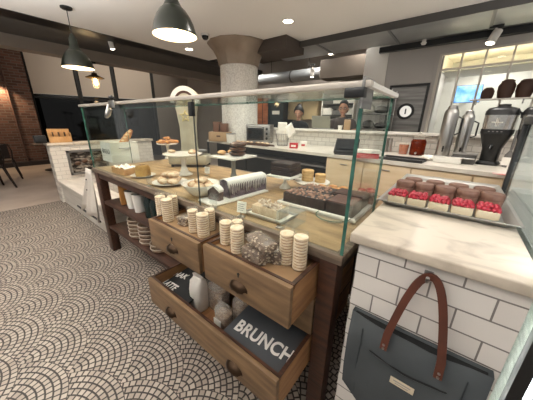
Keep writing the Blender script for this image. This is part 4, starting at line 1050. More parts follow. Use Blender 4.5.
for s_ in (-1,):
    L_ = []; n_ = len(hp)
    for i, p in enumerate(hp):
        tg = (hp[min(i + 1, n_ - 1)] - hp[max(i - 1, 0)]).normalized(); sd = tg.cross(Vector((0, 1, .0))).normalized() * .0112
        no = sd.cross(tg).normalized() * .0035
        L_.append([b.verts.new(p + q) for q in (sd + no, sd - no, -sd - no, -sd + no)])
    for a_, c_ in zip(L_, L_[1:]):
        for k in range(4): b.faces.new((a_[k], a_[(k + 1) % 4], c_[(k + 1) % 4], c_[k]))
    b.faces.new(L_[0][::-1]); b.faces.new(L_[-1])
ho = obj('leather_handle', b, M_lea, t, 40)
for x in (-.074, .082):
    for z in (.380, .396):
        b = B(); cyl(b, (x, -.0475, z), (x, -.051, z), .004, seg=10); obj('rivet', b, M_steel_d, ho)
lp = P(401.5, 382.5, Y=.74)
b = B(); box(b, -.036, .036, -.0465, -.0445, .226, .255, .0008); lb = obj('cream_label', b, mat('cream_label', 'C8B9A0', .8), t); lb.location = (lp.x - .015 , 0, lp.z - .35 - .24)
b = B(); box(b, -.026, .026, -.0475, -.0466, .243, .247); box(b, -.020, .020, -.0475, -.0466, .234, .2365); obj('label_print', b, M_grey, lb)
t = thing('coat_hook', 'small steel hook on the white tiles under the leather handle loop', 'hook', (.012, .8125, 1.0))
b = B(); box(b, -.012, .012, -.006, .0, -.015, .02, .002); obj('hook_plate', b, M_steel_d, t)
b = B(); tube(b, [(0, -.006, .01), (0, -.03, .005), (0, -.05, .008), (0, -.056, .025)], .005, 8); obj('hook_arm', b, M_steel_d, t)

# ------------------------------------------------------------------ black framed glass case at the right edge
t = thing('refrigerated_case', 'black framed glass display case lit white at the right photo edge', 'display case', (.70, 1.40, 0))
lx0, ly0, ly1 = .262 - .70, .815 - 1.40, 1.96 - 1.40
for (x, y) in ((lx0, ly0), (lx0 + .85, ly0), (lx0, ly1), (lx0 + .85, ly1)):
    b = B(); box(b, x, x + .030, y, y + .035, 0, 1.46, .002); obj('post', b, M_black, t)
b = B(); box(b, lx0, lx0 + .88, ly0, ly1 + .035, 1.46, 1.50, .003); obj('case_top', b, M_black, t)
b = B(); box(b, lx0 + .03, lx0 + .85, ly0 + .1, ly1, 0, .10); obj('case_base', b, M_black, t)
b = B(); box(b, lx0 + .03, lx0 + .85, ly0 + .008, ly0 + .016, .02, 1.46); obj('front_pane', b, M_glass, t)
b = B(); box(b, lx0 + .010, lx0 + .018, ly0 + .035, ly1, .02, 1.46); obj('side_pane', b, M_glass, t)
b = B(); box(b, lx0 + .03, lx0 + .85, ly1 - .02, ly1, .1, 1.46); obj('back_panel', b, M_white, t)
for z in (.46, .80, 1.10):
    b = B(); box(b, lx0 + .04, lx0 + .84, ly0 + .12, ly1 - .03, z, z + .008); obj('glass_shelf', b, M_acryl, t)
M_strip = mat('led_strip', 'F4FAFF', .5, emit='F6F8FF', emit_s=22)
b = B(); box(b, lx0 + .05, lx0 + .83, ly0 + .03, ly0 + .05, 1.43, 1.458); obj('led_tube', b, M_strip, t)
b = B(); box(b, lx0 + .032, lx0 + .045, ly0 + .06, ly0 + .075, .12, 1.44); obj('led_tube', b, M_strip, t)
b = B(); box(b, lx0 + .034, lx0 + .037, ly0 + .09, ly1 - .03, .1, 1.02); obj('glare_liner', b, mat('painted_glare', 'F4F3F0', .4, col2='CACAC8', scale=7, stretch=(1, 3, 8)), t)  # added liner; its pale streaks paint the reflections of the side pane
# pale strips added for the bright streaks behind the front glass
b = B()
for k in range(26): box(b, lx0 + .05 + k * .031, lx0 + .05 + k * .031 + .027, ly0 + .085, ly0 + .088, .1, .98)
o = obj('bright_strips', b, glass_mat('bright_strip_film', 'F4F8F8', rough=.2, body=.85, bodycol='E6EEF0'), t); o['kind'] = 'stuff'

# ------------------------------------------------------------------ back counter
BA = Vector((-2.59, 3.175, 0)); brz = math.atan2(-.09, 1); bu = Vector((math.cos(brz), math.sin(brz), 0)); bn = Vector((-bu.y, bu.x, 0))
t = thing('back_counter', 'long pale stone topped counter behind the glass case with tan cabinet fronts', 'counter', BA, brz)
b = B(); prism(b, [(-1.75, .05), (-.55, 0), (3.35, 0), (3.35, 1.02), (-.72, 1.02), (-.72, .33), (-1.75, .33)], 1.01, 1.05); obj('stone_top', b, mat('pale_stone', 'D6CFC4', .3, col2='C8C0B4', scale=5), t)
b = B(); box(b, 1.22, 3.3, .03, .95, .1, 1.009); obj('cabinet_body', b, mat('tan_laminate', 'C7B08E', .5, col2='D0BA9A', scale=3, stretch=(1, 1, 6)), t)
M_tan = MATS['tan_laminate']
for k in range(4):
    x0 = 1.225 + k * .52
    b = B(); box(b, x0, x0 + .505, .01, .029, .12, .995, .003); dd = obj('cabinet_door', b, M_tan, t)
    b = B(); box(b, x0 + .2, x0 + .3, .0, .0095, .93, .942, .002); obj('door_pull', b, M_steel_d, dd)
b = B(); box(b, 1.22, 3.3, .06, .9, 0, .099); obj('plinth', b, M_black, t)
b = B(); box(b, -1.70, 1.2, .55 - .28, .57 - .28, .05, 1.009); obj('open_back', b, M_black, t)
b = B(); box(b, -.55, 1.215, .02, .26, .84, .865, .002); obj('steel_shelf', b, M_steel_d, t)
b = B(); box(b, -.55, 1.215, .02, .26, .40, .425, .002); obj('steel_shelf', b, M_steel_d, t)
for x in (-1.72, -.5, 1.19):
    b = B(); box(b, x, x + .03, .03, .06, 0, 1.009); obj('frame_leg', b, M_black, t)
def bc(x, y, z=1.05): p = P(x, y, Z=z); return Vector((p.x, p.y, z + .0005))

# pass-through half wall
M_ptile = brick_mat('pass_tiles', 'CFC8BE', 'D6D0C6', 'A39C92', .155, .078, .004, (0, .1), axis='xz', rough=.3, bump=.4)
b = B(); box(b, -3.40, 1.6, 4.22, 4.36, 0, 1.30); struct('wall_pass', b, M_ptile)
b = B(); box(b, -3.40, 1.6, 4.16, 4.46, 1.30, 1.335); struct('trim_ledge', b, M_porc)

# toaster oven
c = bc(257, 143); c = Vector((-3.08, 3.70, 1.0505))
t = thing('toaster_oven', 'steel toaster oven with a dark glass door beside the column', 'oven', c, .42); t.scale = (1, 1, 1.22)
b = B(); box(b, -.235, .235, -.16, .16, .015, .285, .01); obj('oven_body', b, M_steel_d, t)
b = B(); box(b, -.215, .115, -.168, -.1605, .05, .25, .003); dd = obj('oven_door', b, M_blackp, t)
b = B(); box(b, -.185, .085, -.1715, -.1685, .075, .215); obj('door_pane', b, mat('dark_oven_pane', '0C0C0D', .08), dd)
b = B(); tube(b, [(-.19, -.17, .235), (-.19, -.19, .237), (.09, -.19, .237), (.09, -.17, .235)], .007, 8); obj('door_handle', b, M_steel, dd)
for k in range(3):
    b = B(); cyl(b, (.175, -.1605, .08 + k * .07), (.175, -.185, .08 + k * .07), .02, seg=16); obj('knob', b, M_blackp, t)
for sx in (-.2, .2):
    for sy in (-.13, .13):
        b = B(); cyl(b, (sx, sy, 0), (sx, sy, .016), .015, seg=10); obj('foot', b, M_black, t)
# boxes at the left end of the counter
c = Vector((-3.86, 3.36, 1.0505))
t = thing('cardboard_box', 'low brown cardboard box on the counter in front of the column', 'box', c, .5)
b = B(); box(b, -.21, .21, -.11, .11, 0, .185, .004); obj('box_body', b, M_card, t)
b = B(); box(b, -.21, .21, -.02, .02, .1852, .1865); obj('packing_tape', b, mat('brown_tape', '8C6C48', .3), t)
b = B(); box(b, -.04, .04, -.1112, -.1103, .09, .12, .0); obj('hand_hole', b, M_choc2, t)
for k, (dx, l) in enumerate(((-.075, 'dark brown box on the left of the cardboard box'), (.065, 'dark brown box on the right of the cardboard box'))):
    t = thing('brown_box', l + ' top', 'box', c + Vector((dx, .03 + dx * .5, .1872)), .5, 'brown boxes on the cardboard box')
    b = B(); box(b, -.065, .065, -.07, .07, 0, .19 - .03 * k, .003); obj('box_body', b, mat('chestnut_box', '6B4632', .6), t)
    b = B(); box(b, -.066, .066, -.071, .071, (.19 - .03 * k) + .0003, (.196 - .03 * k), .001); obj('box_lid', b, mat('chestnut_lid', '7E5740', .6), t)
c = Vector((-3.46, 3.28, 1.0505)); t = thing('white_tub', 'round white tub between the cardboard box and the toaster oven', 'tub', c)
b = B(); lathe(b, [(0, 0), (.085, 0), (.092, .16), (0, .16)], seg=28); obj('tub_body', b, M_porc, t)
b = B(); lathe(b, [(0, .1605), (.096, .1605), (.096, .175), (0, .178)], seg=28); obj('tub_lid', b, M_steel_d, t)
# bread board with pastries before the toaster
c = Vector((-2.93, 3.30, 1.0505)); t = thing('cutting_board', 'dark cutting board of pale pastries in front of the toaster oven', 'board', c, -.02)
b = B(); box(b, -.42, .42, -.10, .10, 0, .02, .004); obj('board_panel', b, M_wood_dk, t)
b = B(); box(b, .42, .50, -.02, .02, .003, .017, .004); obj('board_handle', b, M_wood_dk, t)
random.seed(3)
for k in range(7):
    pastry(c + Vector((-.34 + k * .11, rnd(-.04, .04), .0205 + .018)), (.048, .034, .018), 'pale flat pastry lying on the dark cutting board', 'pastries on the cutting board', 'flat_pastry', M_pastry2)
# wire basket with papers
c = bc(279, 146); c.y += .10
t = thing('wire_basket', 'white wire basket lined with paper right of the toaster oven', 'basket', c, -.1)
b = B()
for z, r in ((.005, .10), (.10, .115), (.20, .13)): tube(b, [(r * math.cos(2 * PI * k / 24), r * .75 * math.sin(2 * PI * k / 24), z) for k in range(24)], .004, 6, True)
for k in range(22): a = 2 * PI * k / 22; tube(b, [(.10 * math.cos(a), .075 * math.sin(a), .005), (.13 * math.cos(a), .0975 * math.sin(a), .20)], .003, 6)
obj('wire_frame', b, M_steel_d, t)
b = B(); lathe(b, [(0, .09), (.085, .09), (.118, .20), (.135, .26), (.11, .2), (.08, .10), (0, .095)], seg=28, sy=.75, wob=lambda k, z: 1 + .05 * math.sin(k * 2.3) * z * 4); obj('paper_liner', b, M_paper, t)
for k, (dx, dz, rot, w, h, l) in enumerate(((-.0, .31, .02, .19, .17, 'upright white paper sheet standing in the wire basket'), (.17, .27, -.55, .17, .20, 'tilted white paper sheet leaning out of the wire basket'))):
    b = B(); bmesh.ops.create_grid(b, x_segments=6, y_segments=6, size=.5)
    for v in b.verts: v.co = Vector((v.co.x * w, .02 * math.cos(v.co.x * 3) , v.co.y * h))
    bmesh.ops.rotate(b, verts=b.verts[:], cent=(0, 0, 0), matrix=Matrix.Rotation(rot, 3, 'Y'))
    o = obj('paper_sheet', b, M_paper, None, 60, c + Vector((dx, -.02 - .02 * k, dz))); md = o.modifiers.new('thick', 'SOLIDIFY'); md.thickness = .0015
    tag(o, l, 'paper', 'papers in the wire basket')
# red and white packages
M_red = mat('red_print', 'B3202A', .4)
for k, (x, y, w, l) in enumerate(((292, 148.5, .13, 'red fronted package by the wire basket'), (299, 148, .10, 'white and red package behind the red fronted one'))):
    c = bc(x, y); c.y += .05 + .09 * k
    t = thing('small_package', l, 'package', c, .35, 'red and white packages')
    b = B(); box(b, -w / 2, w / 2, -.035, .035, 0, .085 + .02 * k, .003); obj('package_body', b, M_red if k == 0 else M_paper, t)
    b = B(); box(b, -w * .3, w * .3, -.0368, -.0352, .025, .055); obj('package_panel', b, M_paper if k == 0 else M_red, t)
# till terminal
c = bc(343, 155); c.y += .10; t = thing('till_terminal', 'black sloped till terminal on the pale counter', 'till', c, .25)
b = B(); box(b, -.14, .14, -.11, .12, 0, .02, .004); obj('base_plate', b, M_blackp, t)
b = B(); prism(b, [(-.11, .02), (.02, .02), (.10, .19), (.085, .20), (-.11, .05)], -.15, .15, 'yz'); obj('console', b, M_blackp, t, bevel=.004)
b = B(); box(b, -.13, .13, -.001, .001, -.09, .09, rot=Matrix.Rotation(-.94, 3, 'X'), loc=Vector((0, -.0205, .1315))); obj('screen', b, mat('dark_screen', '202327', .1), t)
# red box right of the glass corner
c = bc(364, 158.5); c.y += .07; t = thing('red_carton', 'red and white carton on the counter behind the glass corner', 'carton', c, .3)
b = B(); box(b, -.14, .14, -.06, .06, 0, .06, .003); obj('carton_body', b, M_red, t)
b = B(); box(b, -.142, .142, -.062, .062, .0605, .10, .003); obj('carton_lid', b, M_paper, t)
# black tray + amber jars
c = bc(400, 161.5); c.y += .13; t = thing('black_tray', 'flat black serving tray on the pale counter before the amber jar', 'tray', c, brz)
b = B(); box(b, -.22, .22, -.12, .12, 0, .008, .002); tube(b, [(-.22, -.12, .02), (.22, -.12, .02), (.22, .12, .02), (-.22, .12, .02)], .012, 8, True); obj('tray_body', b, M_blackp, t)
b = B(); box(b, -.20, .20, -.10, .10, .0081, .010); obj('tray_mat', b, M_dgrey, t)
M_amber = glass_mat('amber_liquid', 'B0582A', rough=.03, body=.35, bodycol='7A3014')
c = bc(416, 155); t = thing('amber_jar', 'tall amber jar with a pale lid behind the black tray', 'jar', c)
b = B(); lathe(b, [(0, 0), (.085, 0), (.09, .02), (.09, .18), (.075, .21), (0, .21)], seg=28); obj('jar_body', b, M_amber, t)
b = B(); lathe(b, [(0, .2105), (.07, .2105), (.075, .235), (.065, .27), (.03, .275), (0, .30)], seg=28); obj('jar_lid', b, M_cello, t)
b = B(); cyl(b, (0, -.09, .04), (0, -.125, .03), .012, seg=10); obj('tap', b, M_steel, t)
c = bc(402.5, 154); t = thing('amber_glass', 'short amber filled glass left of the amber jar', 'glass', c)
b = B(); lathe(b, [(0, 0), (.05, 0), (.062, .13), (0, .13)], seg=24); obj('drink', b, mat('amber_tea', '9A4A22', .2), t)
b = B(); lathe(b, [(.0635, .0), (.0645, .15), (.062, .15), (.0625, .131)], seg=24); obj('glass_wall', b, M_cello, t)
for k, x in enumerate((384, 388.5)):
    c = bc(x, 152); t = thing('steel_jug', '%s narrow steel jug left of the amber glass' % ['first', 'second'][k], 'jug', c, 0, 'narrow steel jugs')
    b = B(); lathe(b, [(0, 0), (.035, 0), (.032, .17), (.036, .2), (0, .195)], seg=20); obj('jug_body', b, M_steel, t)
    b = B(); tube(b, [(.033, 0, .17), (.06, 0, .16), (.06, 0, .07), (.034, 0, .05)], .005, 8); obj('jug_handle', b, M_steel, t)
# steel dispensers
for k, (x, y, r, h, l) in enumerate(((441, 157.5, .075, .62, 'tall polished steel urn at the left of the black grinders'), (455, 158.5, .064, .56, 'polished steel urn just left of the knock box'))):
    c = bc(x + 2.5 * k, y); t = thing('steel_urn', l, 'urn', c, 0, 'polished steel urns')
    b = B(); lathe(b, [(0, .03), (r * .95, .03), (r, .05), (r, h * .86), (r * .92, h * .9), (r * .8, h * .93), (0, h * .93)], seg=32); obj('urn_body', b, M_steel, t)
    b = B(); lathe(b, [(0, 0), (r * 1.15, 0), (r * 1.1, .029), (0, .029)], seg=32); obj('urn_base', b, M_blackp, t)
    b = B(); lathe(b, [(0, h * .9305), (r * .7, h * .9305), (r * .6, h), (0, h * 1.02)], seg=24); obj('urn_lid', b, M_steel_d, t)
    b = B(); cyl(b, (0, -r, h * .2), (0, -r - .06, h * .2), .012, seg=10); cyl(b, (0, -r - .05, h * .2 + .03), (0, -r - .05, h * .2 - .04), .009, seg=10); obj('urn_tap', b, M_blackp, t)
    b = B(); tube(b, [(r, 0, h * .8), (r + .045, 0, h * .76), (r + .045, 0, h * .5), (r, 0, h * .46)], .009, 8); obj('urn_handle', b, M_blackp, t)
c = bc(462.5, 164); c.y += .08; t = thing('knock_box', 'low dark steel box with a rail between the urns and grinders', 'box', c, brz)
b = B(); box(b, -.10, .10, -.08, .08, 0, .10, .006); obj('box_body', b, M_dgrey, t)
b = B(); box(b, -.105, .105, -.085, .085, .1003, .112, .003); obj('box_lid', b, M_steel_d, t)
b = B(); cyl(b, (-.10, -.095, .06), (.10, -.095, .06), .008, seg=10); box(b, -.09, -.08, -.095, -.08, .055, .065); box(b, .08, .09, -.095, -.08, .055, .065); obj('rail', b, M_steel, t)
# grinders
def grinder(c, rz, label):
    t = thing('coffee_grinder', label, 'grinder', c, rz, 'black coffee grinders')
    def sq(bm, prof, sx, sy):
        lathe(bm, prof, seg=32, sx=sx, sy=sy, wob=lambda k, z: 1 / max(abs(math.cos(2 * PI * k / 32)) ** 4 + abs(math.sin(2 * PI * k / 32)) ** 4, 1e-3) ** .25)
    b = B(); sq(b, [(0, 0), (.125, 0), (.13, .02), (.115, .04), (0, .04)], 1, 1.1); obj('base', b, M_blackp, t)
    b = B(); sq(b, [(0, .0405), (.10, .0405), (.105, .18), (.15, .29), (.17, .34), (0, .34)], 1, .9); obj('grind_body', b, M_black, t)
    b = B(); sq(b, [(0, .3405), (.175, .3405), (.175, .385), (0, .385)], 1, .9); obj('collar', b, M_blackp, t)
    b = B(); sq(b, [(0, .3855), (.168, .3855), (.172, .53), (0, .53)], 1, .9); bd = obj('steel_band', b, mat('polished_band', 'D6D3CE', .22, 1.), t)
    b = B(); sq(b, [(0, .5305), (.178, .5305), (.175, .57), (.15, .60), (.08, .615), (0, .62)], 1, .9); obj('lid', b, M_blackp, t)
    b = B(); lathe(b, [(0, .6185), (.07, .616), (.065, .64), (0, .645)], seg=24); obj('lid_knob', b, M_black, t)
    b = B(); y = -.172
    box(b, -.012, -.006, y - .004, y, .415, .50); box(b, .006, .012, y - .004, y, .415, .50); box(b, -.06, .06, y - .004, y, .452, .460); obj('emblem', b, M_porc, bd)
    b = B(); 
    for k in range(4): box(b, -.07 + k * .045, -.05 + k * .045, -.165, -.1605, .358, .366)
    obj('button_row', b, M_grey, t)
    b = B(); cyl(b, (0, -.09, .22), (0, -.16, .17), .03, .018, seg=14); obj('spout', b, M_blackp, t)
    b = B(); tube(b, [(.172, -.02, .56), (.20, -.03, .55), (.21, -.04, .50)], .012, 8); obj('lever', b, M_blackp, t)
    return t
g = bc(487, 164.5); g.y += .02; grinder(g, -.25, 'large black coffee grinder with a steel band left of its twin').scale = (.72, .72, .95)
g2 = bc(522, 168); g2.y += .0; grinder(g2, -.25, 'large black coffee grinder cut by the right photo edge').scale = (.68, .68, .95)
# papers by grinders
c = bc(427, 160.5); b = B(); blob(b, (0, 0, 0), (.075, .05, .03), 3, .22); tag(obj('crumpled_napkin', b, M_paper, None, 30, c + Vector((0, .04, .031))), 'crumpled white napkin right of the black tray', 'napkin')
c = bc(446, 163.5); t = thing('cream_tub', 'long cream plastic tub in front of the steel urns', 'tub', c + Vector((0, .05, 0)), brz)
b = B(); box(b, -.125, .125, -.045, .045, 0, .06, .008); obj('tub_body', b, M_cream, t)
b = B(); box(b, -.13, .13, -.05, .05, .0602, .068, .003); obj('tub_lid', b, M_porc, t)
for k, (x, y, l) in enumerate(((505, 167, 'white standing card on the counter between the grinders'), (511, 172, 'white standing card nearest the black post'))):
    c = bc(x, y); t = thing('counter_card', l, 'card', c + Vector((0, -.04, 0)), -.1, 'cards by the grinders')
    b = B(); box(b, -.045, .045, -.001, .001, .02, .10, rot=Matrix.Rotation(-.1, 3, 'X')); obj('card_face', b, M_paper, t)
    b = B(); box(b, -.02, .02, -.02, .02, 0, .022, .002); obj('card_foot', b, M_acryl, t)
c = bc(506, 176, 1.05); b = B(); box(b, -.06, .06, -.04, .04, 0, .004); tag(obj('red_leaflet', b, mat('leaflet', 'D8B4AC', .6, col2='B3202A', scale=9, lo=.55, hi=.6), None, 0, c + Vector((-.02, .06, 0))), 'pink and red leaflet lying before the standing cards', 'leaflet')
c = bc(500, 162); t = thing('cleaning_brush', 'grey grinder brush hanging between the two black grinders', 'brush', (( g.x + g2.x) / 2 + .005, g.y - .10, 1.0505), 0)
b = B(); lathe(b, [(0, 0), (.03, 0), (.045, .05), (.035, .12), (.012, .16), (0, .16)], seg=16, sy=.6); obj('brush_head', b, mat('grey_bristle', '6A6662', .8), t)
b = B(); cyl(b, (0, 0, .1605), (0, 0, .36), .010, seg=10); obj('brush_handle', b, M_steel_d, t)
# ------------------------------------------------------------------ framed kitchen window on the right
WY = 5.62
wl = P(441, 54.5, Y=WY); WRZ = -.12; ZT = wl.z
def wx(px, py):   # distance along the window plane
    a = P(px, py, Y=WY); r = Vector((a.x, a.y)); d = Vector((math.cos(WRZ), math.sin(WRZ)))
    t = (wl.x * d.y - wl.y * d.x) / (r.x * d.y - r.y * d.x); return (r * t - Vector((wl.x, wl.y))).dot(d)
t = thing('window_2', 'x', 'x', (wl.x, wl.y, 0), WRZ); del t['label']; del t['category']; t['kind'] = 'structure'
WW = 2.5; zmid = P(441, 70, Y=WY).z
M_wf = mat('window_frame_paint', 'C9C2B8', .4)
b = B(); box(b, 0, .035, -.03, .05, 1.05, ZT); box(b, 0, WW, -.03, .05, ZT - .03, ZT); box(b, .035, WW, -.02, .04, zmid - .012, zmid + .012); box(b, 0, WW, -.03, .05, 1.05, 1.08)
for x in (wx(465, 47), wx(490, 42), wx(519, 38), wx(519, 38) + .36, wx(519, 38) + .72): box(b, x - .012, x + .012, -.02, .04, 1.08, ZT - .03)
obj('window_frame', b, M_wf, t)
b = B(); box(b, .03, WW, .006, .012, 1.08, ZT - .02); obj('window_pane', b, M_glass, t)
b = B(); box(b, .03, WW, .10, .9, zmid - .02, zmid + .0); box(b, .02, .05, .05, .9, zmid, ZT); box(b, .03, WW, .85, .9, zmid, ZT); box(b, .02, WW, .05, .9, ZT, ZT + .03)
obj('lit_soffit', b, mat('cream_soffit', 'EFE9DA', .8), t)
b = B(); box(b, .1, WW, .11, .13, zmid + .005, zmid + .02); obj('soffit_strip', b, mat('soffit_led', 'FFF2D0', .5, emit='FFF4DC', emit_s=14), t)
# wall above and beside the window
b = B(); box(b, -.06, WW, -.02, .12, ZT, 3.2); box(b, -.06, 0, -.02, .12, 0, ZT); box(b, 0, WW, -.02, .12, 0, 1.05)
o = struct('wall_right', b, mat('light_grey_wall', 'B0ABA7', .7)); o.location = (wl.x, wl.y, 0); o.rotation_euler = (0, 0, WRZ)
b = B(); box(b, wl.x - .15, 3.2, 8.4, 8.5, 0, 3.2); struct('wall_kitchen', b, mat('kitchen_wall', 'B9B5AE', .6))
b = B(); box(b, wl.x - .12, wl.x - .07, 5.76, 8.4, 0, 3.2); struct('wall_kitchen_side', b, mat('light_grey_wall', 'B0ABA7', .7))
# things behind the window
sp = P(468, 94, Y=7.2); t = thing('wall_screen', 'glowing blue screen seen through the framed window', 'screen', (sp.x, 7.2, sp.z))
b = B(); box(b, -.23, .23, 0, .04, -.18, .18, .004); obj('screen_case', b, M_black, t)
b = B(); box(b, -.22, .22, -.003, -.0005, -.17, .17); obj('screen_face', b, mat('blue_screen', '2A66B8', .4, col2='A8CBEF', scale=6, emit='3C7AC8', emit_s=.7), t)
b = B(); box(b, -.03, .03, .04, 1.2, -.02, .02); obj('wall_arm', b, M_black, t)
c = Vector((wl.x, wl.y, 0)); Rw = Matrix.Rotation(WRZ, 3, 'Z')
t = thing('wall_shelf', 'white shelf across the framed window under the brown pots', 'shelf', c + Rw @ Vector((.80, .0, 0)) + Vector((0, 0, P(500, 98.5, Y=WY - .2).z)), WRZ)
b = B(); box(b, -.22, 1.2, -.16, -.031, -.02, 0, .003); obj('shelf_board', b, M_porc, t)
for x in (-.15, .4, 1.0):
    b = B(); box(b, x, x + .02, -.14, -.031, -.08, -.0205); obj('bracket', b, M_steel_d, t)
sz = t.location.z
for k in range(6):
    lx = wx(487, 92) + .02 + k * .205; q = c + Rw @ Vector((lx, -.095, 0)); q.z = sz + .0006
    tt = thing('brown_pot', ['smallest brown clay pot at the left end of the window shelf', 'second brown clay pot from the left on the window shelf', 'third brown clay pot from the left on the window shelf', 'fourth brown clay pot from the left on the window shelf', 'fifth brown clay pot from the left on the window shelf', 'brown clay pot at the right end of the window shelf'][k], 'pot', q, 0, 'brown pots on the window shelf')
    hh = .15 if k == 0 else .235 + .012 * (k % 2); r = .08 if k == 0 else .10
    b = B(); lathe(b, [(0, 0), (r * .8, 0), (r, hh * .4), (r, hh * .75), (r * .75, hh * .92), (r * .78, hh), (r * .65, hh), (0, hh * .9)], seg=24); obj('pot_body', b, mat('brown_clay', '43291D', .6), tt)
    b = B(); lathe(b, [(0, hh + .0005), (r * .6, hh + .0005), (r * .5, hh + .015), (0, hh + .018)], seg=20); obj('pot_lid', b, mat('brown_clay_lid', '55372A', .6), tt)
# kitchen downlights behind the window
M_kled = M_led
for k, (px, py) in enumerate(((445, 101), (517, 86), (528, 90))):
    p = P(px, 100 - 0 if False else py, Y=4.9)
for k, (x, y, e) in enumerate(((-.05, 6.6, 70), (.9, 6.8, 70), (.45, 7.6, 70))):
    downlight((x, y, 3.2), ['left kitchen ceiling downlight behind the framed window', 'right kitchen ceiling downlight behind the framed window', 'rear kitchen ceiling downlight behind the framed window'][k], .07, e, 2.6, 'kitchen downlights')
for k, (x, y, e) in enumerate(((-2.0, 5.6, 34), (-3.2, 5.6, 34))):
    downlight((x, y, 3.2), ['kitchen downlight above the man in the grey shirt', 'kitchen downlight above the woman behind the pass', 'kitchen downlight in front of the steel door'][k], .07, e, 2.6, 'kitchen downlights')

# ------------------------------------------------------------------ kitchen behind the pass
M_tanpan = mat('tan_panels', 'B59E78', .6, col2='C4AE88', scale=3, stretch=(1, 1, 5))
def kit(px0, py0, px1, py1, Y): a = P(px0, py0, Y=Y); b_ = P(px1, py1, Y=Y); return a.x, b_.x, b_.z, a.z
x0, x1, z0, z1 = kit(257, 101, 269, 130, 6.3)
t = thing('copper_rack', 'tall copper red shelving panel right of the column', 'rack', ((x0 + x1) / 2, 6.3, 0))
w = (x1 - x0) / 2
b = B(); box(b, -w, w, -.02, .02, 0, 2.15, .004); obj('rack_panel', b, mat('copper_panel', '8A4A2C', .4, col2='B26A42', scale=3, stretch=(1, 1, 4)), t)
for k in range(3):
    b = B(); box(b, -w + k * w - .01 if k else -w, (-w + k * w + .01) if k else -w + .02, -.03, -.0205, 0, 2.15); obj('rack_strip', b, M_wood_dk, t)
x0, x1, z0, z1 = kit(271, 101, 286, 130, 6.2)
t = thing('dark_fridge', 'dark glass fronted fridge behind the woman', 'fridge', ((x0 + x1) / 2, 6.3, 0)); w = (x1 - x0) / 2
b = B(); box(b, -w, w, -.25, .25, 0, 2.1, .01); obj('fridge_body', b, M_black, t)
b = B(); box(b, -w + .03, w - .03, -.26, -.2505, .3, 2.05); obj('fridge_door', b, mat('fridge_glass', '16211F', .08), t)
b = B(); box(b, -w * .4, w * .5, -.262, -.2602, 1.66, 1.76); obj('door_sticker', b, M_paper, t)
x0, x1, z0, z1 = kit(289, 98, 318, 118, 6.3)
for k in range(2):
    xa = x0 + (x1 - x0) * k / 2; t = thing('wall_cabinet', ['tan wall cabinet directly behind the woman', 'tan wall cabinet between the woman and the man'][k], 'cabinet', (xa + (x1 - x0) / 4, 6.42, 1.52), 0, 'tan wall cabinets')
    w = (x1 - x0) / 4 - .01
    b = B(); box(b, -w, w, -.16, .17, 0, .75, .004); obj('cabinet_body', b, M_tanpan, t)
    b = B(); box(b, -w + .01, w - .01, -.178, -.1605, .01, .74, .003); dd = obj('cabinet_door', b, mat('tan_door', 'C0A982', .55), t)
    b = B(); box(b, -w + .05, -w + .06, -.195, -.1785, .1, .25); obj('door_pull', b, M_steel_d, dd)
x0, x1, z0, z1 = kit(322, 101, 352, 124, 6.0)
t = thing('linen_shelf', 'white shelves of folded linen behind the man', 'shelf', ((x0 + x1) / 2, 6.2, 0)); w = (x1 - x0) / 2
b = B()
for x in (-w, w - .03): box(b, x, x + .03, -.2, .2, 0, 2.15)
box(b, -w + .03, w - .03, .17, .2, 0, 2.15)
obj('shelf_frame', b, M_porc, t)
for z in (1.05, 1.35, 1.62, 1.88): 
    b = B(); box(b, -w + .0305, w - .0305, -.2, .169, z, z + .025); obj('shelf_board', b, M_dgrey, t)
random.seed(9)
names = ['left', 'middle', 'right']; tiers = ['low', 'second', 'third', 'top']
for i, z in enumerate((1.05, 1.35, 1.62, 1.88)):
    for k in range(3):
        q = Vector((t.location.x - w * .62 + k * w * .62, 6.15, z + .0256)); hh = rnd(.10, .17)
        b = B(); n_ = 4
        prism(b, [(-.12, 0), (.12, 0)] + [(.12 + .008 * ((j % 2) * 2 - 1), hh * j / 8) for j in range(1, 8)] + [(.12, hh), (-.12, hh)] + [(-.12 - .008 * ((j % 2) * 2 - 1), hh * j / 8) for j in range(7, 0, -1)], -.14, .14, 'xz')
        tag(obj('linen_pile', b, M_paper if (i + k) % 3 else M_steel_d, None, 0, q), '%s pile of folded linen on the %s shelf behind the man' % (names[k], tiers[i]), 'linen', 'linen piles behind the man')
# dark wire rack beside the pilaster
x0, x1, z0, z1 = kit(361, 95, 386, 135, 5.2)
t = thing('wire_rack', 'pale wire rack of dark bags between the glass corner and the steel door', 'rack', ((x0 + x1) / 2, 5.3, 0)); w = (x1 - x0) / 2
for sx in (-w, w):
    for sy in (-.2, .2):
        b = B(); cyl(b, (sx, sy, 0), (sx, sy, 2.05), .012, seg=8); obj('post', b, M_steel, t)
for z in (.4, .9, 1.34, 1.62, 1.9):
    b = B(); box(b, -w, w, -.2, .2, z, z + .02); obj('rack_shelf', b, M_steel_d, t)
for k, (dx, z, hh, m_, l) in enumerate(((-.1, 1.34, .17, M_dgrey, 'dark grey bag on the middle rack shelf'), (.13, 1.34, .13, M_black, 'black bag low on the rack beside the steel door'), (-.12, 1.62, .20, M_paper, 'white packet on the upper rack shelf'), (.1, 1.62, .16, M_steel_d, 'grey packet on the upper rack shelf'), (-.02, 1.9, .12, M_paper, 'white packet on top of the wire rack'))):
    b = B(); blob(b, (0, 0, 0), (.11, .13, hh / 2), 3, .05); bmesh.ops.bisect_plane(b, geom=b.verts[:] + b.edges[:] + b.faces[:], plane_co=(0, 0, -hh * .42), plane_no=(0, 0, -1), clear_outer=True)
    tag(obj('storage_bag', b, m_, None, 50, (t.location.x + dx * min(1, w / .25), 5.3, z + .0205 + hh * .42)), l, 'bag', 'bags on the wire rack')
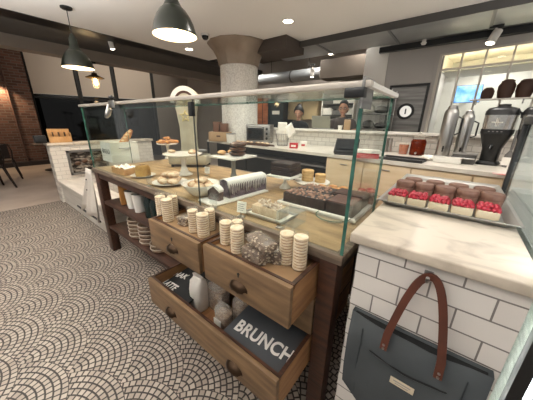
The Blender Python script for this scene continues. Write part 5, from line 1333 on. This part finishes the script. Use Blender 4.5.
# laptop, carton and cup on the ledge
p = P(321, 129.5, Y=4.27); t = thing('laptop', 'open grey laptop on the white ledge seen from behind', 'laptop', (p.x, 4.30, 1.3355), .06)
b = B(); box(b, -.18, .18, -.05, .16, 0, .016, .003); obj('keyboard_base', b, M_steel_d, t)
b = B(); box(b, -.18, .18, -.005, .005, 0, .22, .002, rot=Matrix.Rotation(.18, 3, 'X'), loc=Vector((0, -.05, .018))); obj('screen_lid', b, mat('laptop_lid', '8E8C7E', .4, .3), t)
p = P(347, 130, Y=4.27); t = thing('small_carton', 'small tan carton standing on the ledge in front of the man', 'carton', (p.x, 4.25, 1.3355), .1)
b = B(); box(b, -.05, .05, -.03, .03, 0, .15, .002); obj('carton_body', b, M_card, t)
b = B(); prism(b, [(-.03, .1503), (.03, .1503), (0, .175)], -.05, .05, 'yz'); obj('carton_top', b, M_card, t)
p = P(340, 130, Y=4.25); t = thing('paper_cup', 'small white paper cup on the ledge beside the tan carton', 'cup', (p.x, 4.24, 1.3355))
b = B(); lathe(b, [(0, 0), (.03, 0), (.04, .07), (.037, .07), (.028, .006), (0, .006)], seg=24); obj('cup_body', b, M_paper, t)
b = B(); lathe(b, [(.0375, .0702), (.0415, .0702), (.0415, .074), (.0375, .074), (.0375, .0702)], seg=24); obj('cup_rim', b, M_porc, t)

# ------------------------------------------------------------------ people
def skin_mesh(nodes, edges, sub=2):
    me = bpy.data.meshes.new('sk'); keys = list(nodes); ix = {k: i for i, k in enumerate(keys)}
    me.from_pydata([nodes[k][0] for k in keys], [(ix[a], ix[c]) for a, c in edges], [])
    o = bpy.data.objects.new('sk', me); COL.objects.link(o)
    md = o.modifiers.new('s', 'SKIN'); md.use_smooth_shade = True; md.branch_smoothing = .3
    if not me.skin_vertices: 
        me.skin_vertices.new() if hasattr(me.skin_vertices, 'new') else None
    for i, k in enumerate(keys):
        r = nodes[k][1]; r = r if isinstance(r, tuple) else (r, r)
        me.skin_vertices[0].data[i].radius = r; me.skin_vertices[0].data[i].use_root = (i == 0)
    s = o.modifiers.new('ss', 'SUBSURF'); s.levels = sub; s.render_levels = sub
    bpy.context.view_layer.update()
    m2 = bpy.data.meshes.new_from_object(o.evaluated_get(bpy.context.evaluated_depsgraph_get()))
    bpy.data.objects.remove(o); bpy.data.meshes.remove(me)
    return m2
def remesh(meshes, voxel):
    bm = B()
    for m in meshes: bm.from_mesh(m)
    me = bpy.data.meshes.new('rm'); bm.to_mesh(me); bm.free()
    o = bpy.data.objects.new('rm', me); COL.objects.link(o)
    md = o.modifiers.new('r', 'REMESH'); md.mode = 'VOXEL'; md.voxel_size = voxel; md.use_smooth_shade = True
    md2 = o.modifiers.new('sm', 'SMOOTH'); md2.iterations = 3; md2.factor = .4
    bpy.context.view_layer.update()
    m2 = bpy.data.meshes.new_from_object(o.evaluated_get(bpy.context.evaluated_depsgraph_get()))
    bpy.data.objects.remove(o); bpy.data.meshes.remove(me)
    m2.polygons.foreach_set('use_smooth', [True] * len(m2.polygons))
    return m2
def link(name, me, m, parent):
    me.materials.clear(); me.materials.append(m); o = bpy.data.objects.new(name, me); COL.objects.link(o); o.parent = parent; return o

M_skin = mat('skin_tone', 'C08E74', .55, col2='C99A80', scale=6); M_hair = mat('dark_hair', '15100E', .45, bump=.4, scale=60)
def person(label, loc, rz, s, hands, shirt_m, pants_m, head_tilt, hair, female=False, sleeves=.55):
    """hands: {side: (elbow, wrist, direction)} in local metres for stature 1.75"""
    t = thing('person', label, 'person', loc, rz); t.scale = (s, s, s)
    k = .90 if female else 1.0
    N = {'pelvis': ((0, .01, .95), (.135, .10)), 'waist': ((0, .0, 1.08), (.120 * k, .09)), 'chest': ((0, .0, 1.26), (.145 * k, .105)), 'upper': ((0, .01, 1.38), (.10, .08)),
         'neck': ((0, .0, 1.46), .050), 'neck2': ((0, -.015, 1.54), .047)}
    E = [('pelvis', 'waist'), ('waist', 'chest'), ('chest', 'upper'), ('upper', 'neck'), ('neck', 'neck2')]
    for sd, sg in (('L', -1), ('R', 1)):
        el, wr, dr_ = hands[sd]
        N['sh' + sd] = ((sg * .185 * k, .01, 1.395), .062 * k); N['el' + sd] = (el, .042 * k); N['wr' + sd] = (wr, .028 * k)
        d = Vector(dr_).normalized(); N['pa' + sd] = (tuple(Vector(wr) + d * .06), (.034 * k, .020))
        E += [('upper', 'sh' + sd), ('sh' + sd, 'el' + sd), ('el' + sd, 'wr' + sd), ('wr' + sd, 'pa' + sd)]
        N['hip' + sd] = ((sg * .09, .01, .90), .088); N['kn' + sd] = ((sg * .10, -.015, .50), .058); N['an' + sd] = ((sg * .105, .02, .09), .038); N['to' + sd] = ((sg * .115, -.14, .035), .034)
        E += [('pelvis', 'hip' + sd), ('hip' + sd, 'kn' + sd), ('kn' + sd, 'an' + sd), ('an' + sd, 'to' + sd)]
    parts = [skin_mesh(N, E)]
    for sd, sg in (('L', -1), ('R', 1)):
        el, wr, dr_ = hands[sd]; d = Vector(dr_).normalized(); side = d.cross(Vector((0, 0, 1))).normalized(); dn = Vector((0, 0, -1)); p0 = Vector(wr) + d * .06
        for j, ln in enumerate((.068, .076, .071, .056)):
            off = side * ((j - 1.5) * .019); a = p0 + off + d * .005
            parts.append(skin_mesh({0: (tuple(a), .0095), 1: (tuple(a + d * ln * .55), .0088), 2: (tuple(a + d * ln * .85 + dn * ln * .22), .0082), 3: (tuple(a + d * ln * .98 + dn * ln * .45), .0070)}, [(0, 1), (1, 2), (2, 3)], 1))
        ts = side * (1 if sg < 0 else -1)
        a = Vector(wr) + d * .02 + ts * .022
        parts.append(skin_mesh({0: (tuple(a), .013), 1: (tuple(a + ts * .022 + d * .028), .011), 2: (tuple(a + ts * .030 + d * .055 + dn * .008), .009)}, [(0, 1), (1, 2)], 1))
    # head
    HT = Matrix.Translation((0, -.025, 1.635)) @ Matrix.Rotation(head_tilt, 4, 'X') @ Matrix.Scale(1.12, 4)
    bm = B(); g = bmesh.ops.create_uvsphere(bm, u_segments=28, v_segments=20, radius=1)
    for v in g['verts']:
        x, y, z = v.co; low = max(0, -z)
        v.co = Vector((x * .074 * (1 - .32 * low ** 1.5), y * .094 * (1 - .12 * low) - .012 * low, z * .115 + 0))
    blob(bm, (0, -.098, -.012), (.013, .018, .026), 2, 0); blob(bm, (0, -.082, -.058), (.024, .012, .008), 2, 0)
    blob(bm, (0, -.074, -.095), (.024, .018, .018), 2, 0)
    for sx in (-1, 1): blob(bm, (sx * .076, .005, -.01), (.010, .018, .03), 2, 0); blob(bm, (sx * .03, -.083, .026), (.022, .01, .007), 2, 0)
    bmesh.ops.transform(bm, matrix=HT, verts=bm.verts[:]); me = bpy.data.meshes.new('h'); bm.to_mesh(me); bm.free(); parts.append(me)
    link('body', remesh(parts, .0068), M_skin, t)
    for sx in (-1, 1):
        b = B(); blob(b, (sx * .03, -.084, .008), (.013, .008, .008), 2, 0); bmesh.ops.transform(b, matrix=HT, verts=b.verts[:]); obj('eye', b, mat('eye_white', 'D8D2CA', .3), t)
        b = B(); blob(b, (sx * .03, -.0915, .007), (.006, .003, .006), 2, 0); bmesh.ops.transform(b, matrix=HT, verts=b.verts[:]); obj('iris', b, M_hair, t)
        b = B(); blob(b, (sx * .03, -.092, .030), (.018, .004, .004), 2, 0); bmesh.ops.transform(b, matrix=HT, verts=b.verts[:]); obj('eyebrow', b, M_hair, t)
    b = B(); blob(b, (0, -.0925, -.058), (.021, .004, .006), 2, 0); bmesh.ops.transform(b, matrix=HT, verts=b.verts[:]); obj('lips', b, mat('lip_tone', '9A5A50', .5), t)
    # hair cap
    b = B(); g = bmesh.ops.create_uvsphere(b, u_segments=28, v_segments=20, radius=1)
    for v in g['verts']: v.co = Vector((v.co.x * (.094 if female else .083), v.co.y * .108 + .012, v.co.z * .130 + .008))
    bmesh.ops.bisect_plane(b, geom=b.verts[:] + b.edges[:] + b.faces[:], plane_co=(0, -.045, .055), plane_no=(0, -.80, -.60), clear_outer=True)
    bmesh.ops.bisect_plane(b, geom=b.verts[:] + b.edges[:] + b.faces[:], plane_co=(0, .0, -.10 if female else -.06), plane_no=(0, -.35, -1), clear_outer=True)
    if hair == 'bun': blob(b, (0, .085, .095), (.048, .045, .045), 3, .03); 
    bmesh.ops.transform(b, matrix=HT, verts=b.verts[:]); o = obj('hair', b, M_hair, t, 80); md = o.modifiers.new('thick', 'SOLIDIFY'); md.thickness = .008
    if hair == 'glasses':
        b = B()
        for sx in (-1, 1): tube(b, [(sx * .03 + .022 * math.cos(u), -.102, .008 + .016 * math.sin(u)) for u in [2 * PI * j / 16 for j in range(16)]], .0025, 6, True); tube(b, [(sx * .052, -.100, .012), (sx * .078, -.05, .012), (sx * .08, .0, .008)], .002, 6)
        tube(b, [(-.008, -.102, .010), (.008, -.102, .010)], .002, 6); bmesh.ops.transform(b, matrix=HT, verts=b.verts[:]); obj('glasses', b, M_blackp, t)
    # clothes
    S = {q: (N[q][0], tuple((r_ + .012) for r_ in (N[q][1] if isinstance(N[q][1], tuple) else (N[q][1],) * 2))) for q in ('pelvis', 'waist', 'chest', 'upper')}
    S['collar'] = ((0, .005, 1.445), .066)
    tb_ = B(); lathe(tb_, [(0, .92), (.158, .92), (.152, 1.0), (.148 * k, 1.10), (.165 * k, 1.24), (.170 * k, 1.34), (.165 * k, 1.40), (.13, 1.445), (.078, 1.475), (0, 1.475)], seg=28, sy=.74)
    me = bpy.data.meshes.new('torso'); tb_.to_mesh(me); tb_.free(); ms = [me]
    for sd in 'LR':
        sh, el, wr = (Vector(N[q + sd][0]) for q in ('sh', 'el', 'wr'))
        A_ = {0: (tuple(Vector((0, .01, 1.40)).lerp(sh, .30)), .085 * k), 1: (tuple(sh), .082 * k), 2: (tuple(sh.lerp(el, min(1, sleeves))), .060 * k)}; AE = [(0, 1), (1, 2)]
        if sleeves > 1: A_[3] = (tuple(el.lerp(wr, sleeves - 1)), .045); AE.append((2, 3))
        ms.append(skin_mesh(A_, AE))
    link('shirt', remesh(ms, .010), shirt_m, t)
    T_ = {'pelvis': ((0, .01, .95), (.145, .108))}; TE = []
    for sd in 'LR':
        T_['hip' + sd] = (N['hip' + sd][0], .098); T_['kn' + sd] = (N['kn' + sd][0], .07); T_['an' + sd] = (N['an' + sd][0], .058); TE += [('pelvis', 'hip' + sd), ('hip' + sd, 'kn' + sd), ('kn' + sd, 'an' + sd)]
    link('trousers', remesh([skin_mesh(T_, TE)], .012), pants_m, t)
    for sd, sg in (('L', -1), ('R', 1)):
        b = B(); box(b, sg * .11 - .048, sg * .11 + .048, -.20, .075, 0, .075, .03); obj('shoe', b, M_black, t)
    return t
p = P(298.5, 113, Y=4.72)
arms_w = {'L': ((-.22, -.02, 1.17), (-.13, -.17, 1.24), (.6, -1, -.05)), 'R': ((.22, -.02, 1.16), (.15, -.17, 1.23), (-.5, -1, -.05))}
person('person with dark tied up hair and a black top looking down behind the pass', (p.x, 4.74, 0), .30, (p.z + .01) / 1.64, arms_w, mat('black_top', '14161A', .9), M_dgrey, .50, 'bun', True, 1.6)
p = P(343.5, 106.5, Y=4.85)
arms_m = {'L': ((-.25, -.02, 1.14), (-.16, -.24, 1.10), (.4, -1, -.1)), 'R': ((.25, -.02, 1.14), (.16, -.24, 1.10), (-.4, -1, -.1))}
person('person in a brown grey T-shirt and glasses standing at the pass by the laptop', (p.x, 4.88, 0), .22, (p.z) / 1.665, arms_m, mat('brown_grey_shirt', '4C4340', .9), M_dgrey, .18, 'glasses', False, .6)
# prep table the two stand at
t = thing('prep_table', 'steel prep table behind the white pass wall', 'table', (-2.25, 4.53, 0))
b = B(); box(b, -1.1, 1.0, -.06, .06, 1.03, 1.06, .004); obj('table_top', b, M_steel_d, t)
for sx in (-1.05, .95):
    b = B(); box(b, sx - .02, sx + .02, -.02, .02, 0, 1.029); obj('leg', b, M_steel_d, t)

# ------------------------------------------------------------------ light and view
w_ = bpy.data.worlds.new('world'); SC.world = w_; w_.use_nodes = True
bg = w_.node_tree.nodes['Background']; bg.inputs[0].default_value = (1, .98, .95, 1); bg.inputs[1].default_value = .22
SC.view_settings.view_transform = 'Standard'; SC.view_settings.look = 'None'
SC.view_settings.exposure = 1.06; SC.view_settings.gamma = 1.0; SC.view_settings.use_curve_mapping = False
SC.cycles.max_bounces = 10; SC.cycles.transparent_max_bounces = 24; SC.cycles.glossy_bounces = 4; SC.cycles.diffuse_bounces = 4
